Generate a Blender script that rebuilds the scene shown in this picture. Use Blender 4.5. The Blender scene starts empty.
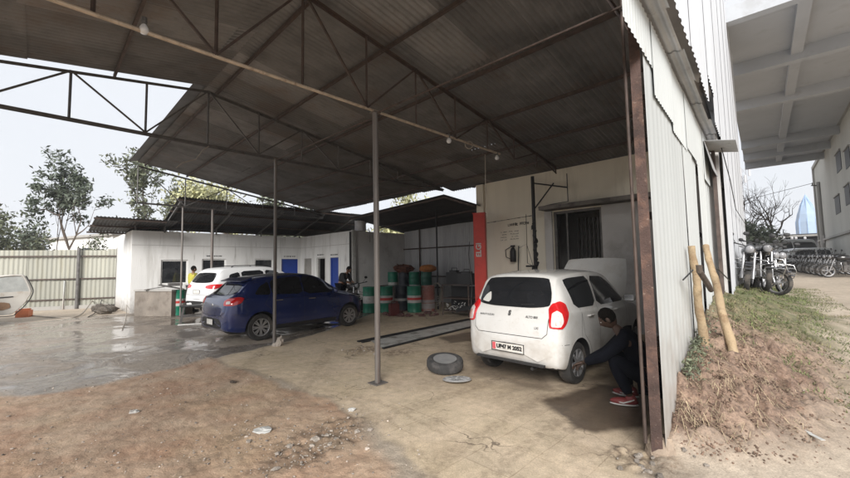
import bpy, bmesh, math, random
import numpy as np
from mathutils import Vector as V3, Matrix
from mathutils.bvhtree import BVHTree
from mathutils.geometry import delaunay_2d_cdt
SC = bpy.context.scene
COL = SC.collection
R = math.radians
rnd = random.Random(7)
# ------------------------------------------------------------------ camera
F = 380.0; CAMZ = 1.6
cam_d = bpy.data.cameras.new('camera'); cam = bpy.data.objects.new('camera', cam_d); COL.objects.link(cam)
cam_d.sensor_width = 36; cam_d.lens = 36*F/850; cam_d.clip_end = 2000; cam_d.clip_start = .05
PITCH = math.atan(26/F); ROLL = .018
cam.location = (0, 0, CAMZ)
CAMM = Matrix.Rotation(math.pi/2+PITCH, 3, 'X') @ Matrix.Rotation(-ROLL, 3, 'Z')
cam.rotation_euler = CAMM.to_euler()
SC.camera = cam
def ray(px, py):
    return CAMM @ V3((px-425, -(py-239), -F))
def G(px, py, z=0.0):                     # where the line of sight meets level z
    d = ray(px, py); k = (z-CAMZ)/d.z
    return V3((d.x*k, d.y*k, z))
def D(px, py, depth):                     # at a forward distance
    d = ray(px, py); k = depth/d.y
    return V3((d.x*k, depth, CAMZ+d.z*k))
def ONP(px, py, P0, N):                   # on an upright plane
    d = ray(px, py); o = V3((0, 0, CAMZ)); k = (V3(P0)-o).dot(N)/d.dot(N)
    return o+d*k
# shed frame: u away from the camera along the roof slope, v along the ridge to the right
A1 = V3((-4.14, 7.14, 0)); DU = V3((.7009, .7133, 0)); DV = V3((.7133, -.7009, 0))
def S(u, v, z=0.0): return A1+DU*u+DV*v+V3((0, 0, z))
def onu(px, py, u): return ONP(px, py, S(u, 0), DU)
def onv(px, py, v): return ONP(px, py, S(0, v), DV)
# ------------------------------------------------------------------ mesh builder
class MB:
    def __init__(s): s.v = []; s.f = []; s.m = []; s.t = []; s.cur = 0; s.tone = 1.0
    def add(s, vs, fs):
        b = len(s.v); s.v += [tuple(p) for p in vs]
        for f in fs: s.f.append([i+b for i in f]); s.m.append(s.cur); s.t.append(s.tone)
    def box(s, c, d, rz=0, M=None):
        hx, hy, hz = d[0]/2, d[1]/2, d[2]/2
        vs = [V3((x, y, z)) for z in (-hz, hz) for x, y in ((-hx, -hy), (hx, -hy), (hx, hy), (-hx, hy))]
        Rm = M or Matrix.Rotation(rz, 3, 'Z')
        s.add([Rm@p+V3(c) for p in vs], [(3, 2, 1, 0), (4, 5, 6, 7), (0, 1, 5, 4), (1, 2, 6, 5), (2, 3, 7, 6), (3, 0, 4, 7)])
    def boxf(s, P, A, B, C):              # corner and three edge vectors
        P = V3(P); A = V3(A); B = V3(B); C = V3(C)
        if A.cross(B).dot(C) < 0: A, B = B, A
        q = [P, P+A, P+A+B, P+B]
        s.add(q+[p+C for p in q], [(3, 2, 1, 0), (4, 5, 6, 7), (0, 1, 5, 4), (1, 2, 6, 5), (2, 3, 7, 6), (3, 0, 4, 7)])
    def beam(s, p0, p1, w, h, up=(0, 0, 1)):
        p0 = V3(p0); p1 = V3(p1); d = (p1-p0).normalized(); u = V3(up)
        if abs(d.dot(u)) > .98: u = V3((1, 0, 0))
        a = d.cross(u).normalized(); b = a.cross(d).normalized()
        s.boxf(p0-a*w/2-b*h/2, a*w, b*h, p1-p0)
    def angle(s, p0, p1, w, up=(0, 0, 1), th=.005):   # an L-section bar
        p0 = V3(p0); p1 = V3(p1); d = (p1-p0).normalized(); u = V3(up)
        if abs(d.dot(u)) > .98: u = V3((1, 0, 0))
        a = d.cross(u).normalized(); b = a.cross(d).normalized()
        s.boxf(p0-a*w/2, a*w, b*th, p1-p0); s.boxf(p0-a*w/2-b*w, a*th, b*w, p1-p0)
    def tube(s, pts, r, n=8, caps=True, ref=None):
        pts = [V3(p) for p in pts]
        rs = r if isinstance(r, (list, tuple)) else [r]*len(pts)
        rings = []; a = None
        for i, p in enumerate(pts):
            d = (pts[min(i+1, len(pts)-1)]-pts[max(i-1, 0)])
            d = d.normalized() if d.length > 1e-9 else V3((0, 0, 1))
            if a is None:
                a = d.cross(V3((0, 0, 1)) if abs(d.z) < .9 else V3((1, 0, 0))).normalized()
            else:
                a = (a-d*a.dot(d)); a = a.normalized() if a.length > 1e-6 else d.orthogonal().normalized()
            b = d.cross(a)
            rings.append([p+(a*math.cos(2*math.pi*k/n)+b*math.sin(2*math.pi*k/n))*rs[i] for k in range(n)])
        vs = [q for rg in rings for q in rg]; fs = []
        for i in range(len(pts)-1):
            for k in range(n):
                fs.append((i*n+k, i*n+(k+1) % n, (i+1)*n+(k+1) % n, (i+1)*n+k))
        if caps: fs += [tuple(reversed(range(n))), tuple((len(pts)-1)*n+k for k in range(n))]
        s.add(vs, fs)
    def lathe(s, prof, n=24, M=None, closed=False, caps=True):   # prof (r, z) around z
        M = M or Matrix.Identity(4); vs = []; fs = []
        m = len(prof)
        for r, z in prof:
            for k in range(n):
                a = 2*math.pi*k/n; vs.append(M@V3((r*math.cos(a), r*math.sin(a), z)))
        for i in range(m if closed else m-1):
            j = (i+1) % m
            for k in range(n): fs.append((i*n+k, i*n+(k+1) % n, j*n+(k+1) % n, j*n+k))
        if not closed and caps:
            if prof[0][0] > 1e-6: fs.append(tuple(reversed(range(n))))
            if prof[-1][0] > 1e-6: fs.append(tuple((m-1)*n+k for k in range(n)))
        s.add(vs, fs)
    def corr(s, P, A, B, N, wave=.076, amp=.009, rows=1, sag=0.0, sharp=False):
        P = V3(P); A = V3(A); B = V3(B); N = V3(N).normalized()
        W = A.length; n = max(2, int(W/wave)*6); vs = []; fs = []
        for j in range(rows+1):
            q = j/rows
            for i in range(n+1):
                x = i/n; ph = x*W/wave*2*math.pi; h = math.sin(ph)
                if sharp: h = max(-1, min(1, h*2.2))
                vs.append(P+A*x+B*q+N*(h*amp-sag*4*q*(1-q)))
        for j in range(rows):
            for i in range(n): a = j*(n+1)+i; fs.append((a, a+1, a+n+2, a+n+1))
        s.add(vs, fs)
    def ell(s, c, r, n=12, m=8, M=None, jit=0, rg=None):
        M = M or Matrix.Identity(3); vs = []; fs = []; c = V3(c)
        for i in range(m+1):
            t = math.pi*i/m
            for k in range(n):
                a = 2*math.pi*k/n; q = 1+(rg.uniform(-jit, jit) if jit else 0)
                vs.append(c+M@V3((r[0]*math.sin(t)*math.cos(a)*q, r[1]*math.sin(t)*math.sin(a)*q, r[2]*math.cos(t)*q)))
        for i in range(m):
            for k in range(n): fs.append((i*n+k, (i+1)*n+k, (i+1)*n+(k+1) % n, i*n+(k+1) % n))
        s.add(vs, fs)
    def leafquad(s, c, size, rg, asp=1.5):
        a = V3((rg.gauss(0, 1), rg.gauss(0, 1), rg.gauss(0, 1))).normalized(); b = a.orthogonal().normalized()
        b = Matrix.Rotation(rg.uniform(0, 6.28), 3, a)@b
        c = V3(c); h = size/2
        s.add([c-a*h*asp, c+b*h*.6, c+a*h*asp+a.cross(b)*h*.3, c-b*h*.6], [(0, 1, 2, 3)])
    def build(s, name, mats, parent=None, smooth=None, world=True):
        me = bpy.data.meshes.new(name)
        vs = s.v
        rp_o = parent
        while rp_o is not None and 'PM' not in rp_o: rp_o = rp_o.parent
        if rp_o is not None and world:
            Mi = Matrix([rp_o['PM'][i*4:i*4+4] for i in range(4)]).inverted()
            vs = [tuple(Mi@V3(p)) for p in vs]
        me.from_pydata(vs, [], s.f)
        if not isinstance(mats, (list, tuple)): mats = [mats]
        for m in mats: me.materials.append(m)
        me.polygons.foreach_set('material_index', s.m)
        at = me.attributes.new('tone', 'FLOAT', 'FACE'); at.data.foreach_set('value', s.t)
        if smooth is not None:
            me.polygons.foreach_set('use_smooth', [True]*len(s.f))
            me.set_sharp_from_angle(angle=R(smooth))
        me.update()
        o = bpy.data.objects.new(name, me); COL.objects.link(o)
        if parent is not None: o.parent = parent
        return o
def ROOT(name, label, cat, loc=(0, 0, 0), rz=0.0, group=None):
    o = bpy.data.objects.new(name, None); COL.objects.link(o)
    o.location = loc; o.rotation_euler = (0, 0, rz); o.empty_display_size = .1
    M = Matrix.Translation(V3(loc))@Matrix.Rotation(rz, 4, 'Z')
    o['PM'] = [M[i][j] for i in range(4) for j in range(4)]
    o['label'] = label; o['category'] = cat
    if group: o['group'] = group
    return o
def TAG(o, label, cat, group=None):
    o['label'] = label; o['category'] = cat
    if group: o['group'] = group
    return o
def STR(o, kind='structure', label=None, cat=None):
    o['kind'] = kind
    if label: o['label'] = label
    if cat: o['category'] = cat
    return o
def child_map():
    m = {}
    for o in COL.objects:
        if o.parent: m.setdefault(o.parent.name, []).append(o)
    return m
def COPY(root, loc, rz, label, group=None, cm=None):
    cm = cm or child_map()
    def rec(o, par):
        c = o.copy(); COL.objects.link(c); c.parent = par
        for ch in cm.get(o.name, []): rec(ch, c)
        return c
    r = rec(root, None); r.location = loc; r.rotation_euler = (0, 0, rz); r['label'] = label
    if group: r['group'] = group
    return r
# ------------------------------------------------------------------ materials
MATS = {}
def M(name, col, rough=.6, metal=0.0, var=.18, scale=5.0, stain=None, bump=0.0, bscale=40.0, spec=.5, tone=False,
      streak=False, coat=0.0, emit=None, rvar=.0, fine=0.0, coords='pos', trans=0.0, splash=None):
    if name in MATS: return MATS[name]
    m = bpy.data.materials.new(name); m.use_nodes = True; nt = m.node_tree; N = nt.nodes; L = nt.links
    b = N['Principled BSDF']; b.inputs['Roughness'].default_value = rough; b.inputs['Metallic'].default_value = metal
    b.inputs['Specular IOR Level'].default_value = spec
    if coat: b.inputs['Coat Weight'].default_value = coat; b.inputs['Coat Roughness'].default_value = .08
    if trans: b.inputs['Transmission Weight'].default_value = trans
    if emit: b.inputs['Emission Color'].default_value = (*emit[:3], 1); b.inputs['Emission Strength'].default_value = emit[3]
    if coords == 'pos': src = N.new('ShaderNodeNewGeometry').outputs['Position']
    else: src = N.new('ShaderNodeTexCoord').outputs['Object']
    mp = N.new('ShaderNodeMapping'); L.new(src, mp.inputs['Vector'])
    if streak: mp.inputs['Scale'].default_value = (1, 1, .12)
    def noise(sc, det=6, ro=.6):
        n = N.new('ShaderNodeTexNoise'); n.inputs['Scale'].default_value = sc; n.inputs['Detail'].default_value = det
        n.inputs['Roughness'].default_value = ro; L.new(mp.outputs[0], n.inputs['Vector']); return n.outputs['Fac']
    def mix(fac, a, c, bt='MIX'):
        x = N.new('ShaderNodeMix'); x.data_type = 'RGBA'; x.blend_type = bt
        if isinstance(fac, float): x.inputs[0].default_value = fac
        else: L.new(fac, x.inputs[0])
        for k, q in ((6, a), (7, c)):
            if isinstance(q, tuple): x.inputs[k].default_value = (*q, 1)
            else: L.new(q, x.inputs[k])
        return x.outputs[2]
    def ramp(fac, p0, p1, v0=0.0, v1=1.0):
        r = N.new('ShaderNodeMapRange'); r.inputs['From Min'].default_value = p0; r.inputs['From Max'].default_value = p1
        r.inputs['To Min'].default_value = v0; r.inputs['To Max'].default_value = v1
        L.new(fac, r.inputs['Value']); return r.outputs[0]
    lo = tuple(c*(1-var) for c in col); hi = tuple(min(1, c*(1+var)) for c in col)
    c = mix(ramp(noise(scale), .3, .7), lo, hi)
    if fine:
        c = mix(ramp(noise(scale*14, 4, .7), .35, .65), c, mix(fine, c, tuple(q*.25 for q in col)))
    for st in (stain if isinstance(stain, list) else [stain] if stain else []):
        sc, th, amt, scol = st
        c = mix(ramp(noise(sc, 8, .65), th, th+.12, 0, amt), c, scol)
    if tone:
        a = N.new('ShaderNodeAttribute'); a.attribute_name = 'tone'
        c = mix(1.0, c, a.outputs['Fac'], 'MULTIPLY')
    if splash:
        sp_ = N.new('ShaderNodeSeparateXYZ'); L.new(src, sp_.inputs[0]); ad = N.new('ShaderNodeMath'); ad.operation = 'MULTIPLY_ADD'
        nn = N.new('ShaderNodeTexNoise'); nn.inputs['Scale'].default_value = 5; nn.inputs['Detail'].default_value = 8; L.new(src, nn.inputs['Vector'])
        L.new(nn.outputs['Fac'], ad.inputs[0]); ad.inputs[1].default_value = 1.1; L.new(sp_.outputs['Z'], ad.inputs[2])
        c = mix(ramp(ad.outputs[0], splash[0]+.55, splash[1]+.55, splash[2], 0), c, splash[3])
    L.new(c, b.inputs['Base Color'])
    if rvar: L.new(ramp(noise(scale*.8), .3, .7, max(0, rough-rvar), min(1, rough+rvar)), b.inputs['Roughness'])
    if bump:
        bp = N.new('ShaderNodeBump'); bp.inputs['Strength'].default_value = bump; bp.inputs['Distance'].default_value = .02
        L.new(noise(bscale, 8, .65), bp.inputs['Height']); L.new(bp.outputs[0], b.inputs['Normal'])
    MATS[name] = m; return m
rust = M('rust', (.07, .043, .036), .85, 0, .45, 4, [(7, .5, .6, (.15, .085, .062)), (30, .62, .8, (.3, .24, .2)), (5, .56, .6, (.035, .02, .018))], .5, 60)
steel_g = M('grey_steel', (.12, .115, .112), .55, .3, .3, 8, (9, .58, .6, (.06, .035, .025)), .15, 50)
steel_b = M('brown_steel', (.07, .05, .042), .7, .1, .4, 8, (9, .55, .5, (.09, .045, .03)), .15, 50)
pipe_l = M('pale_pipe', (.5, .41, .32), .5, .2, .25, 8, (12, .55, .6, (.14, .07, .04)))
roofm = M('old_roof_sheet', (.19, .185, .183), .55, .35, .28, 2.2, [(1.1, .52, .5, (.1, .065, .045)), (7, .62, .4, (.06, .045, .035))], 0, 40, tone=True)
roofd = M('dark_roof_sheet', (.06, .058, .06), .6, .3, .3, 3, (5, .58, .5, (.04, .025, .02)), tone=True)
cream_tin = M('cream_tin', (.56, .585, .58), .5, 0, .06, 1.2, [(3, .58, .45, (.44, .43, .38)), (9, .66, .7, (.27, .18, .12)), (30, .7, .6, (.2, .14, .1))], .05, 30, tone=True, streak=True, splash=(.2, 1.1, .6, (.27, .2, .15)))
white_tin = M('white_tin', (.58, .60, .63), .5, 0, .05, 1.2, [(3, .62, .4, (.5, .5, .5)), (8, .72, .6, (.3, .22, .16))], .05, 30, tone=True, streak=True)
grey_tin = M('grey_tin', (.42, .42, .425), .5, .3, .2, 2, (6, .6, .5, (.12, .1, .09)), tone=True, streak=True)
fence_tin = M('fence_tin', (.36, .36, .31), .55, .1, .1, 1.5, [(3, .55, .5, (.3, .28, .2)), (9, .66, .6, (.18, .12, .07))], .05, 30, tone=True, streak=True)
plaster = M('pale_plaster', (.72, .72, .71), .85, 0, .08, 1.2, [(1.6, .53, .5, (.38, .37, .34)), (7, .6, .6, (.24, .22, .2))], .25, 30, streak=True, splash=(-.1, .7, .8, (.2, .17, .14)))
cream_p = M('cream_plaster', (.74, .69, .58), .85, 0, .1, 1.0, [(1.4, .55, .4, (.34, .3, .23)), (6, .66, .6, (.18, .15, .12))], .25, 30, streak=True)
greywall = M('grey_plaster', (.5, .49, .48), .85, 0, .1, 1.0, [(1.4, .55, .4, (.24, .22, .2))], .2, 30)
conc = M('concrete', (.33, .32, .30), .85, 0, .15, 1.2, [(2, .55, .5, (.22, .21, .2)), (11, .62, .5, (.4, .38, .35))], .3, 30, streak=True)
black = M('black', (.012, .012, .013), .6, 0, .3, 8)
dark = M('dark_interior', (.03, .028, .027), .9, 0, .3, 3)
blackp = M('black_plastic', (.02, .02, .021), .5, 0, .2, 12, (6, .6, .5, (.05, .045, .04)), coords='obj')
glass = M('dark_glass', (.02, .022, .025), .06, 0, .3, 3, None, spec=.8, coords='obj')
glass_l = M('glass_reflective', (.012, .013, .015), .04, 0, .3, 3, None, spec=.5, coords='obj')
tyre = M('tyre_rubber', (.028, .027, .026), .85, 0, .3, 10, (5, .5, .7, (.11, .095, .08)), .3, 80, coords='obj')
alloy = M('alloy', (.42, .42, .43), .35, .7, .15, 10, (8, .6, .6, (.12, .11, .1)), coords='obj')
chrome = M('chrome', (.5, .5, .5), .18, .95, .1, 10, coords='obj')
paint_w = M('white_paint', (.60, .595, .58), .25, 0, .05, 2, [(3, .52, .4, (.47, .44, .4)), (24, .6, .35, (.36, .32, .27))], coat=.8, splash=(.1, .6, .55, (.3, .25, .2)), coords='obj')
paint_w2 = M('white_paint_suv', (.7, .71, .72), .3, 0, .04, 2, [(4, .6, .3, (.5, .48, .45))], coat=.6, coords='obj')
paint_b = M('blue_paint', (.008, .02, .105), .2, .25, .15, 2, [(5, .58, .3, (.1, .11, .14)), (22, .68, .25, (.14, .13, .13))], coat=1.0, coords='obj')
paint_s = M('silver_beige_paint', (.42, .40, .365), .4, .2, .1, 2, [(3, .56, .6, (.26, .2, .14)), (14, .66, .5, (.2, .14, .09))], coat=.3, coords='obj')
red_l = M('red_lens', (.5, .012, .015), .12, 0, .15, 12, coat=1, coords='obj')
clear_l = M('clear_lens', (.62, .58, .56), .12, 0, .15, 12, coat=1, coords='obj')
red_p = M('red_paint', (.52, .035, .022), .45, 0, .12, 4, [(6, .62, .6, (.25, .03, .02)), (16, .7, .5, (.12, .07, .05))])
green_d = M('green_drum_paint', (.008, .17, .10), .4, 0, .2, 6, (6, .54, .65, (.025, .05, .04)), coords='obj')
white_b = M('white_band', (.5, .5, .48), .5, 0, .1, 6, (8, .53, .6, (.25, .22, .2)), coords='obj')
red_b = M('red_band', (.5, .04, .035), .5, 0, .12, 6, (10, .58, .5, (.25, .05, .05)), coords='obj')
navy_d = M('navy_drum_paint', (.02, .026, .036), .45, 0, .2, 6, (8, .6, .5, (.08, .07, .06)), coords='obj')
redbr = M('red_brown_drum_paint', (.27, .1, .08), .6, 0, .2, 6, (7, .5, .7, (.28, .24, .22)), coords='obj')
dkred = M('dark_red_drum_paint', (.1, .018, .018), .5, 0, .2, 6, coords='obj')
blue_dr = M('blue_door_paint', (.012, .05, .3), .5, 0, .12, 4, (6, .62, .4, (.05, .07, .16)))
grey_dr = M('grey_door_paint', (.28, .27, .25), .6, 0, .12, 4)
bamboo = M('debarked_wood', (.33, .245, .15), .75, 0, .25, 4, [(7, .5, .75, (.22, .14, .075)), (3, .56, .5, (.55, .43, .27)), (22, .6, .8, (.1, .06, .035))], .6, 40, coords='obj')
bark = M('bark', (.09, .07, .055), .9, 0, .3, 8, None, .5, 30)
leaf_a = M('leaf_dark', (.085, .105, .075), .6, 0, .4, 1.5, tone=True)
leaf_b = M('leaf_pale', (.12, .135, .085), .6, 0, .4, 1.5, tone=True)
leaf_y = M('leaf_yellow', (.36, .36, .2), .6, 0, .4, 1.5, tone=True)
grassm = M('grass_blade', (.1, .12, .045), .8, 0, .45, 3, (2, .5, .7, (.2, .17, .09)), tone=True)
soilm = M('soil_clods', (.2, .135, .1), .95, 0, .35, 3, [(5, .55, .6, (.33, .25, .19)), (11, .6, .5, (.09, .06, .045))], .8, 60, tone=True)
stone = M('rubble', (.34, .3, .26), .9, 0, .3, 6, None, .5, 60, tone=True)
skin = M('skin', (.2, .1, .06), .55, 0, .1, 20, coords='obj')
hair = M('hair', (.008, .007, .006), .95, 0, .2, 30, None, .9, 120, spec=.1, coords='obj')
navy = M('navy_cloth', (.006, .007, .011), .95, 0, .3, 10, None, .8, 14, spec=.1, coords='obj')
darkc = M('charcoal_cloth', (.02, .02, .022), .9, 0, .3, 10, None, .8, 14, coords='obj')
yellow = M('yellow_cloth', (.42, .38, .06), .85, 0, .15, 10, coords='obj')
orange = M('orange_sack', (.52, .2, .06), .85, 0, .2, 9, None, .4, 30, coords='obj')
brownj = M('brown_junk', (.14, .055, .035), .9, 0, .5, 9, None, .6, 30, coords='obj')
bulb = M('bulb_glass', (.7, .7, .72), .2, 0, .05, 10, spec=.8, coords='obj')
wire = M('wire_black', (.02, .02, .02), .6)
ropem = M('hose_grey', (.3, .27, .23), .7)
bluetarp = M('blue_spire', (.30, .39, .52), .7, 0, .08, .6)
# ------------------------------------------------------------------ world and light
w = bpy.data.worlds.new('World'); SC.world = w; w.use_nodes = True
nt = w.node_tree; bg = nt.nodes['Background']
sky = nt.nodes.new('ShaderNodeTexSky'); sky.sky_type = 'NISHITA'; sky.sun_disc = False
SUN_EL, SUN_AZ = 28.0, 190.0            # azimuth clockwise from +Y
sky.sun_elevation = R(SUN_EL); sky.sun_rotation = R(SUN_AZ); sky.dust_density = 4; sky.air_density = 1.2
mx = nt.nodes.new('ShaderNodeMix'); mx.data_type = 'RGBA'; mx.inputs[0].default_value = .93
mx.inputs[7].default_value = (7.8, 8.0, 8.4, 1)      # an even layer of bright cloud over the sky
tc = nt.nodes.new('ShaderNodeTexCoord'); ns = nt.nodes.new('ShaderNodeTexNoise'); ns.inputs['Scale'].default_value = 1.3; ns.inputs['Detail'].default_value = 5
nt.links.new(tc.outputs['Generated'], ns.inputs['Vector'])
m2 = nt.nodes.new('ShaderNodeMix'); m2.data_type = 'RGBA'; nt.links.new(ns.outputs['Fac'], m2.inputs[0])
m2.inputs[6].default_value = (6.9, 7.3, 8.0, 1); m2.inputs[7].default_value = (8.3, 8.4, 8.6, 1)
nt.links.new(sky.outputs[0], mx.inputs[6]); nt.links.new(m2.outputs[2], mx.inputs[7]); nt.links.new(mx.outputs[2], bg.inputs['Color'])
bg.inputs['Strength'].default_value = .057
sd = bpy.data.lights.new('sun', 'SUN'); sd.energy = 2.7; sd.angle = R(30); sd.color = (1, .965, .92)
so = bpy.data.objects.new('sun', sd); COL.objects.link(so)
to = V3((math.sin(R(SUN_AZ))*math.cos(R(SUN_EL)), math.cos(R(SUN_AZ))*math.cos(R(SUN_EL)), math.sin(R(SUN_EL))))
so.rotation_euler = to.to_track_quat('Z', 'Y').to_euler(); so.location = to*50
vs_ = SC.view_settings; vs_.view_transform = 'Standard'; vs_.look = 'None'; vs_.gamma = 1; vs_.exposure = 1.12; vs_.use_curve_mapping = False
SC.render.engine = 'CYCLES'; SC.cycles.use_denoising = True; SC.cycles.max_bounces = 8; SC.cycles.diffuse_bounces = 5; SC.cycles.glossy_bounces = 3
SC.cycles.sample_clamp_indirect = 6; SC.cycles.caustics_reflective = False; SC.cycles.caustics_refractive = False
# ------------------------------------------------------------------ ground
W0 = V3((1.98, 3.25, 0)); WT = V3((math.sin(R(41.5)), math.cos(R(41.5)), 0)); WN = V3((WT.y, -WT.x, 0))
def Wp(t, s=0.0, z=0.0): return W0+WT*t+WN*s+V3((0, 0, z))
def sst(a, b, x):
    q = np.clip((x-a)/(b-a), 0, 1); return q*q*(3-2*q)
_rs = np.random.RandomState(3); _lat = _rs.rand(256, 256)
def vnoise(x, y):
    xi = np.floor(x).astype(int); yi = np.floor(y).astype(int); fx = x-xi; fy = y-yi
    fx = fx*fx*(3-2*fx); fy = fy*fy*(3-2*fy)
    g = lambda a, b: _lat[a % 256, b % 256]
    return (g(xi, yi)*(1-fx)+g(xi+1, yi)*fx)*(1-fy)+(g(xi, yi+1)*(1-fx)+g(xi+1, yi+1)*fx)*fy
def fbm(x, y, o=5, p=.55):
    s = 0; a = 1; t = 0
    for k in range(o): s = s+a*vnoise(x*2**k+17*k, y*2**k+31*k); t += a; a *= p
    return s/t
def height(X, Y):
    X = np.asarray(X, float); Y = np.asarray(Y, float)
    t = (X-W0.x)*WT.x+(Y-W0.y)*WT.y; s = (X-W0.x)*WN.x+(Y-W0.y)*WN.y
    lane = .60*sst(.3, 8, t)+.009*np.clip(t-8, 0, 40)
    side = sst(-.12, .02, s)
    A = np.interp(t, [-.5, -.1, .5, 1.5, 3, 5, 8, 12, 20], [0, .05, .42, .6, .62, .56, .38, .25, .1])
    wd = np.interp(t, [-.5, 0, 1, 3, 6, 10], [.3, .45, .85, 1.1, 1.05, .8])
    mound = A*np.exp(-(np.clip(s, 0, 99)/wd)**2)*side
    mound = mound+mound*(fbm(X*3, Y*3)-.5)*.7
    base = lane*side
    return base+mound, mound, side, t, s
def hz(x, y): return float(height(x, y)[0])
def polymask(X, Y, poly, soft, nz, nsc):
    P = np.array([(p.x, p.y) for p in poly]); n = len(P)
    Xd = X+(fbm(X*nsc, Y*nsc)-.5)*nz; Yd = Y+(fbm(X*nsc+9.3, Y*nsc+4.1)-.5)*nz
    inside = np.zeros(X.shape, bool); dist = np.full(X.shape, 1e9)
    for i in range(n):
        a = P[i]; b = P[(i+1) % n]
        c = ((a[1] > Yd) != (b[1] > Yd)); xx = (b[0]-a[0])*(Yd-a[1])/((b[1]-a[1]) or 1e-9)+a[0]
        inside ^= c & (Xd < xx)
        e = b-a; q = np.clip(((Xd-a[0])*e[0]+(Yd-a[1])*e[1])/(e@e), 0, 1)
        dist = np.minimum(dist, np.hypot(Xd-a[0]-q*e[0], Yd-a[1]-q*e[1]))
    return sst(-soft, soft, np.where(inside, dist, -dist))
rr = [0.0]+list(np.exp(np.linspace(math.log(.9), math.log(30), 420)))+list(np.exp(np.linspace(math.log(31), math.log(280), 34)))
th = sorted(list(np.linspace(-66, 66, 420))+list(np.linspace(-180, -68, 30))+list(np.linspace(68, 176, 28)))
rr = np.array(rr); tt = np.radians(np.array(th))
RR, TT = np.meshgrid(rr, tt, indexing='ij'); GX = RR*np.sin(TT); GY = RR*np.cos(TT)
GZ, mnd, sd_, tW, sW = height(GX, GY)
tile_poly = [G(*p) for p in ((214, 358), (276, 345), (330, 330), (372, 314), (440, 300), (520, 300), (600, 290))]+[S(7, 6.9), Wp(0, -.05), G(655, 470), G(560, 520), G(460, 530), G(440, 480), G(372, 424), G(330, 398), G(262, 378)]
dirt_poly = [G(*p) for p in ((-60, 400), (60, 392), (150, 374), (214, 358), (262, 378), (330, 398), (372, 424), (430, 500), (470, 640), (700, 900), (-400, 900))]
tile = polymask(GX, GY, tile_poly, .06, .35, 1.6)*(1-sd_)
dirt = polymask(GX, GY, dirt_poly, .12, .7, 1.3)*(1-tile)
rub = np.zeros_like(GX)
for px, py, r_ in ((320, 440, .42), (296, 452, .3), (342, 425, .3), (420, 330, .0), (400, 352, .5), (365, 350, .45), (645, 462, .3)):
    c = G(px, py); rub = np.maximum(rub, 1-sst(r_*.4, r_+.01, np.hypot(GX-c.x, GY-c.y)+(fbm(GX*3, GY*3)-.5)*.5))
near = 1-sst(14, 24, RR)
dis = dirt*((fbm(GX*5, GY*5)-.5)*.032+(fbm(GX*25, GY*25, 3)-.5)*.022)+rub*(fbm(GX*14, GY*14, 4)-.5)*.07+tile*(fbm(GX*1.5, GY*1.5, 3)-.5)*.01
wetz = np.clip(1-tile-dirt, 0, 1)*(1-sd_)
dis = dis+wetz*(fbm(GX*2.2, GY*2.2, 5)-.5)*.035
mm = np.clip((mnd-.03)*5, 0, 1)
clod = fbm(GX*9, GY*9, 5, .65)
soilz = mm*(1-sst(2.2, 4.2, tW+(fbm(GX*2, GY*2)-.5)*2))
dis = dis+mm*((clod-.5)*.27*(.45+.55*soilz)+(fbm(GX*26, GY*26, 4, .7)-.5)*.085*(.3+.7*soilz))
GZ = GZ+np.where(RR < 24, dis*near, 0)
nr, ntt = RR.shape
idx = np.arange(nr*ntt).reshape(nr, ntt)
i0 = idx[:-1, :]; i1 = idx[1:, :]
fq = np.stack([i0, np.roll(i0, -1, 1), np.roll(i1, -1, 1), i1], -1).reshape(-1, 4)
me = bpy.data.meshes.new('ground')
me.from_pydata(np.stack([GX, GY, GZ], -1).reshape(-1, 3).tolist(), [], fq.tolist())
ca = me.color_attributes.new('zone', 'FLOAT_COLOR', 'POINT')
soil = np.clip(soilz+(1-sst(.0, .5, np.abs(tW)+0))*0, 0, 1)
grs = np.clip((1-sst(.85, 1.75, sW+(fbm(GX*1.5, GY*1.5)-.5)*2.0))*sst(1.6, 3.4, tW+(fbm(GX*2, GY*2)-.5)*2)*(1-sst(11, 15, tW)), 0, 1)*sd_
zc = np.stack([tile, dirt, soil, grs], -1).reshape(-1)
ca.data.foreach_set('color', zc.astype(np.float32))
zb = me.color_attributes.new('zone2', 'FLOAT_COLOR', 'POINT')
dark_patches = np.zeros_like(GX)  # dark floor patches: oil spill, small spots, fainter strip under the hatchback's rear
for pl, k in (([(538, 400), (600, 385), (650, 392), (650, 425), (600, 430), (575, 428)], 1), ([(345, 341), (430, 322), (470, 318), (490, 326), (420, 338)], 0), ([(440, 337), (475, 331), (482, 341), (450, 343)], .8), ([(176, 332), (200, 330), (204, 336), (180, 338)], .9), ([(285, 428), (340, 424), (352, 440), (300, 448)], 0), ([(478, 360), (540, 372), (560, 392), (520, 385), (470, 372)], .45)):
    if k: dark_patches = np.maximum(dark_patches, k*polymask(GX, GY, [G(*p) for p in pl], .06, .25, 3))
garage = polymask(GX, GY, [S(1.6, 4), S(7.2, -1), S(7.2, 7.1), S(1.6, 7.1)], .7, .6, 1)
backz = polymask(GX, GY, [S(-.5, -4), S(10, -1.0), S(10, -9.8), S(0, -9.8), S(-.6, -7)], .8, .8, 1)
zb.data.foreach_set('color', np.stack([dark_patches, garage, backz, rub], -1).reshape(-1).astype(np.float32))
gm = bpy.data.materials.new('ground_mix'); gm.use_nodes = True; nt = gm.node_tree; N = nt.nodes; L = nt.links; bs = N['Principled BSDF']
geo = N.new('ShaderNodeNewGeometry'); at = N.new('ShaderNodeAttribute'); at.attribute_name = 'zone'; at2 = N.new('ShaderNodeAttribute'); at2.attribute_name = 'zone2'
se = N.new('ShaderNodeSeparateColor'); L.new(at.outputs['Color'], se.inputs[0]); se2 = N.new('ShaderNodeSeparateColor'); L.new(at2.outputs['Color'], se2.inputs[0])
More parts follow.
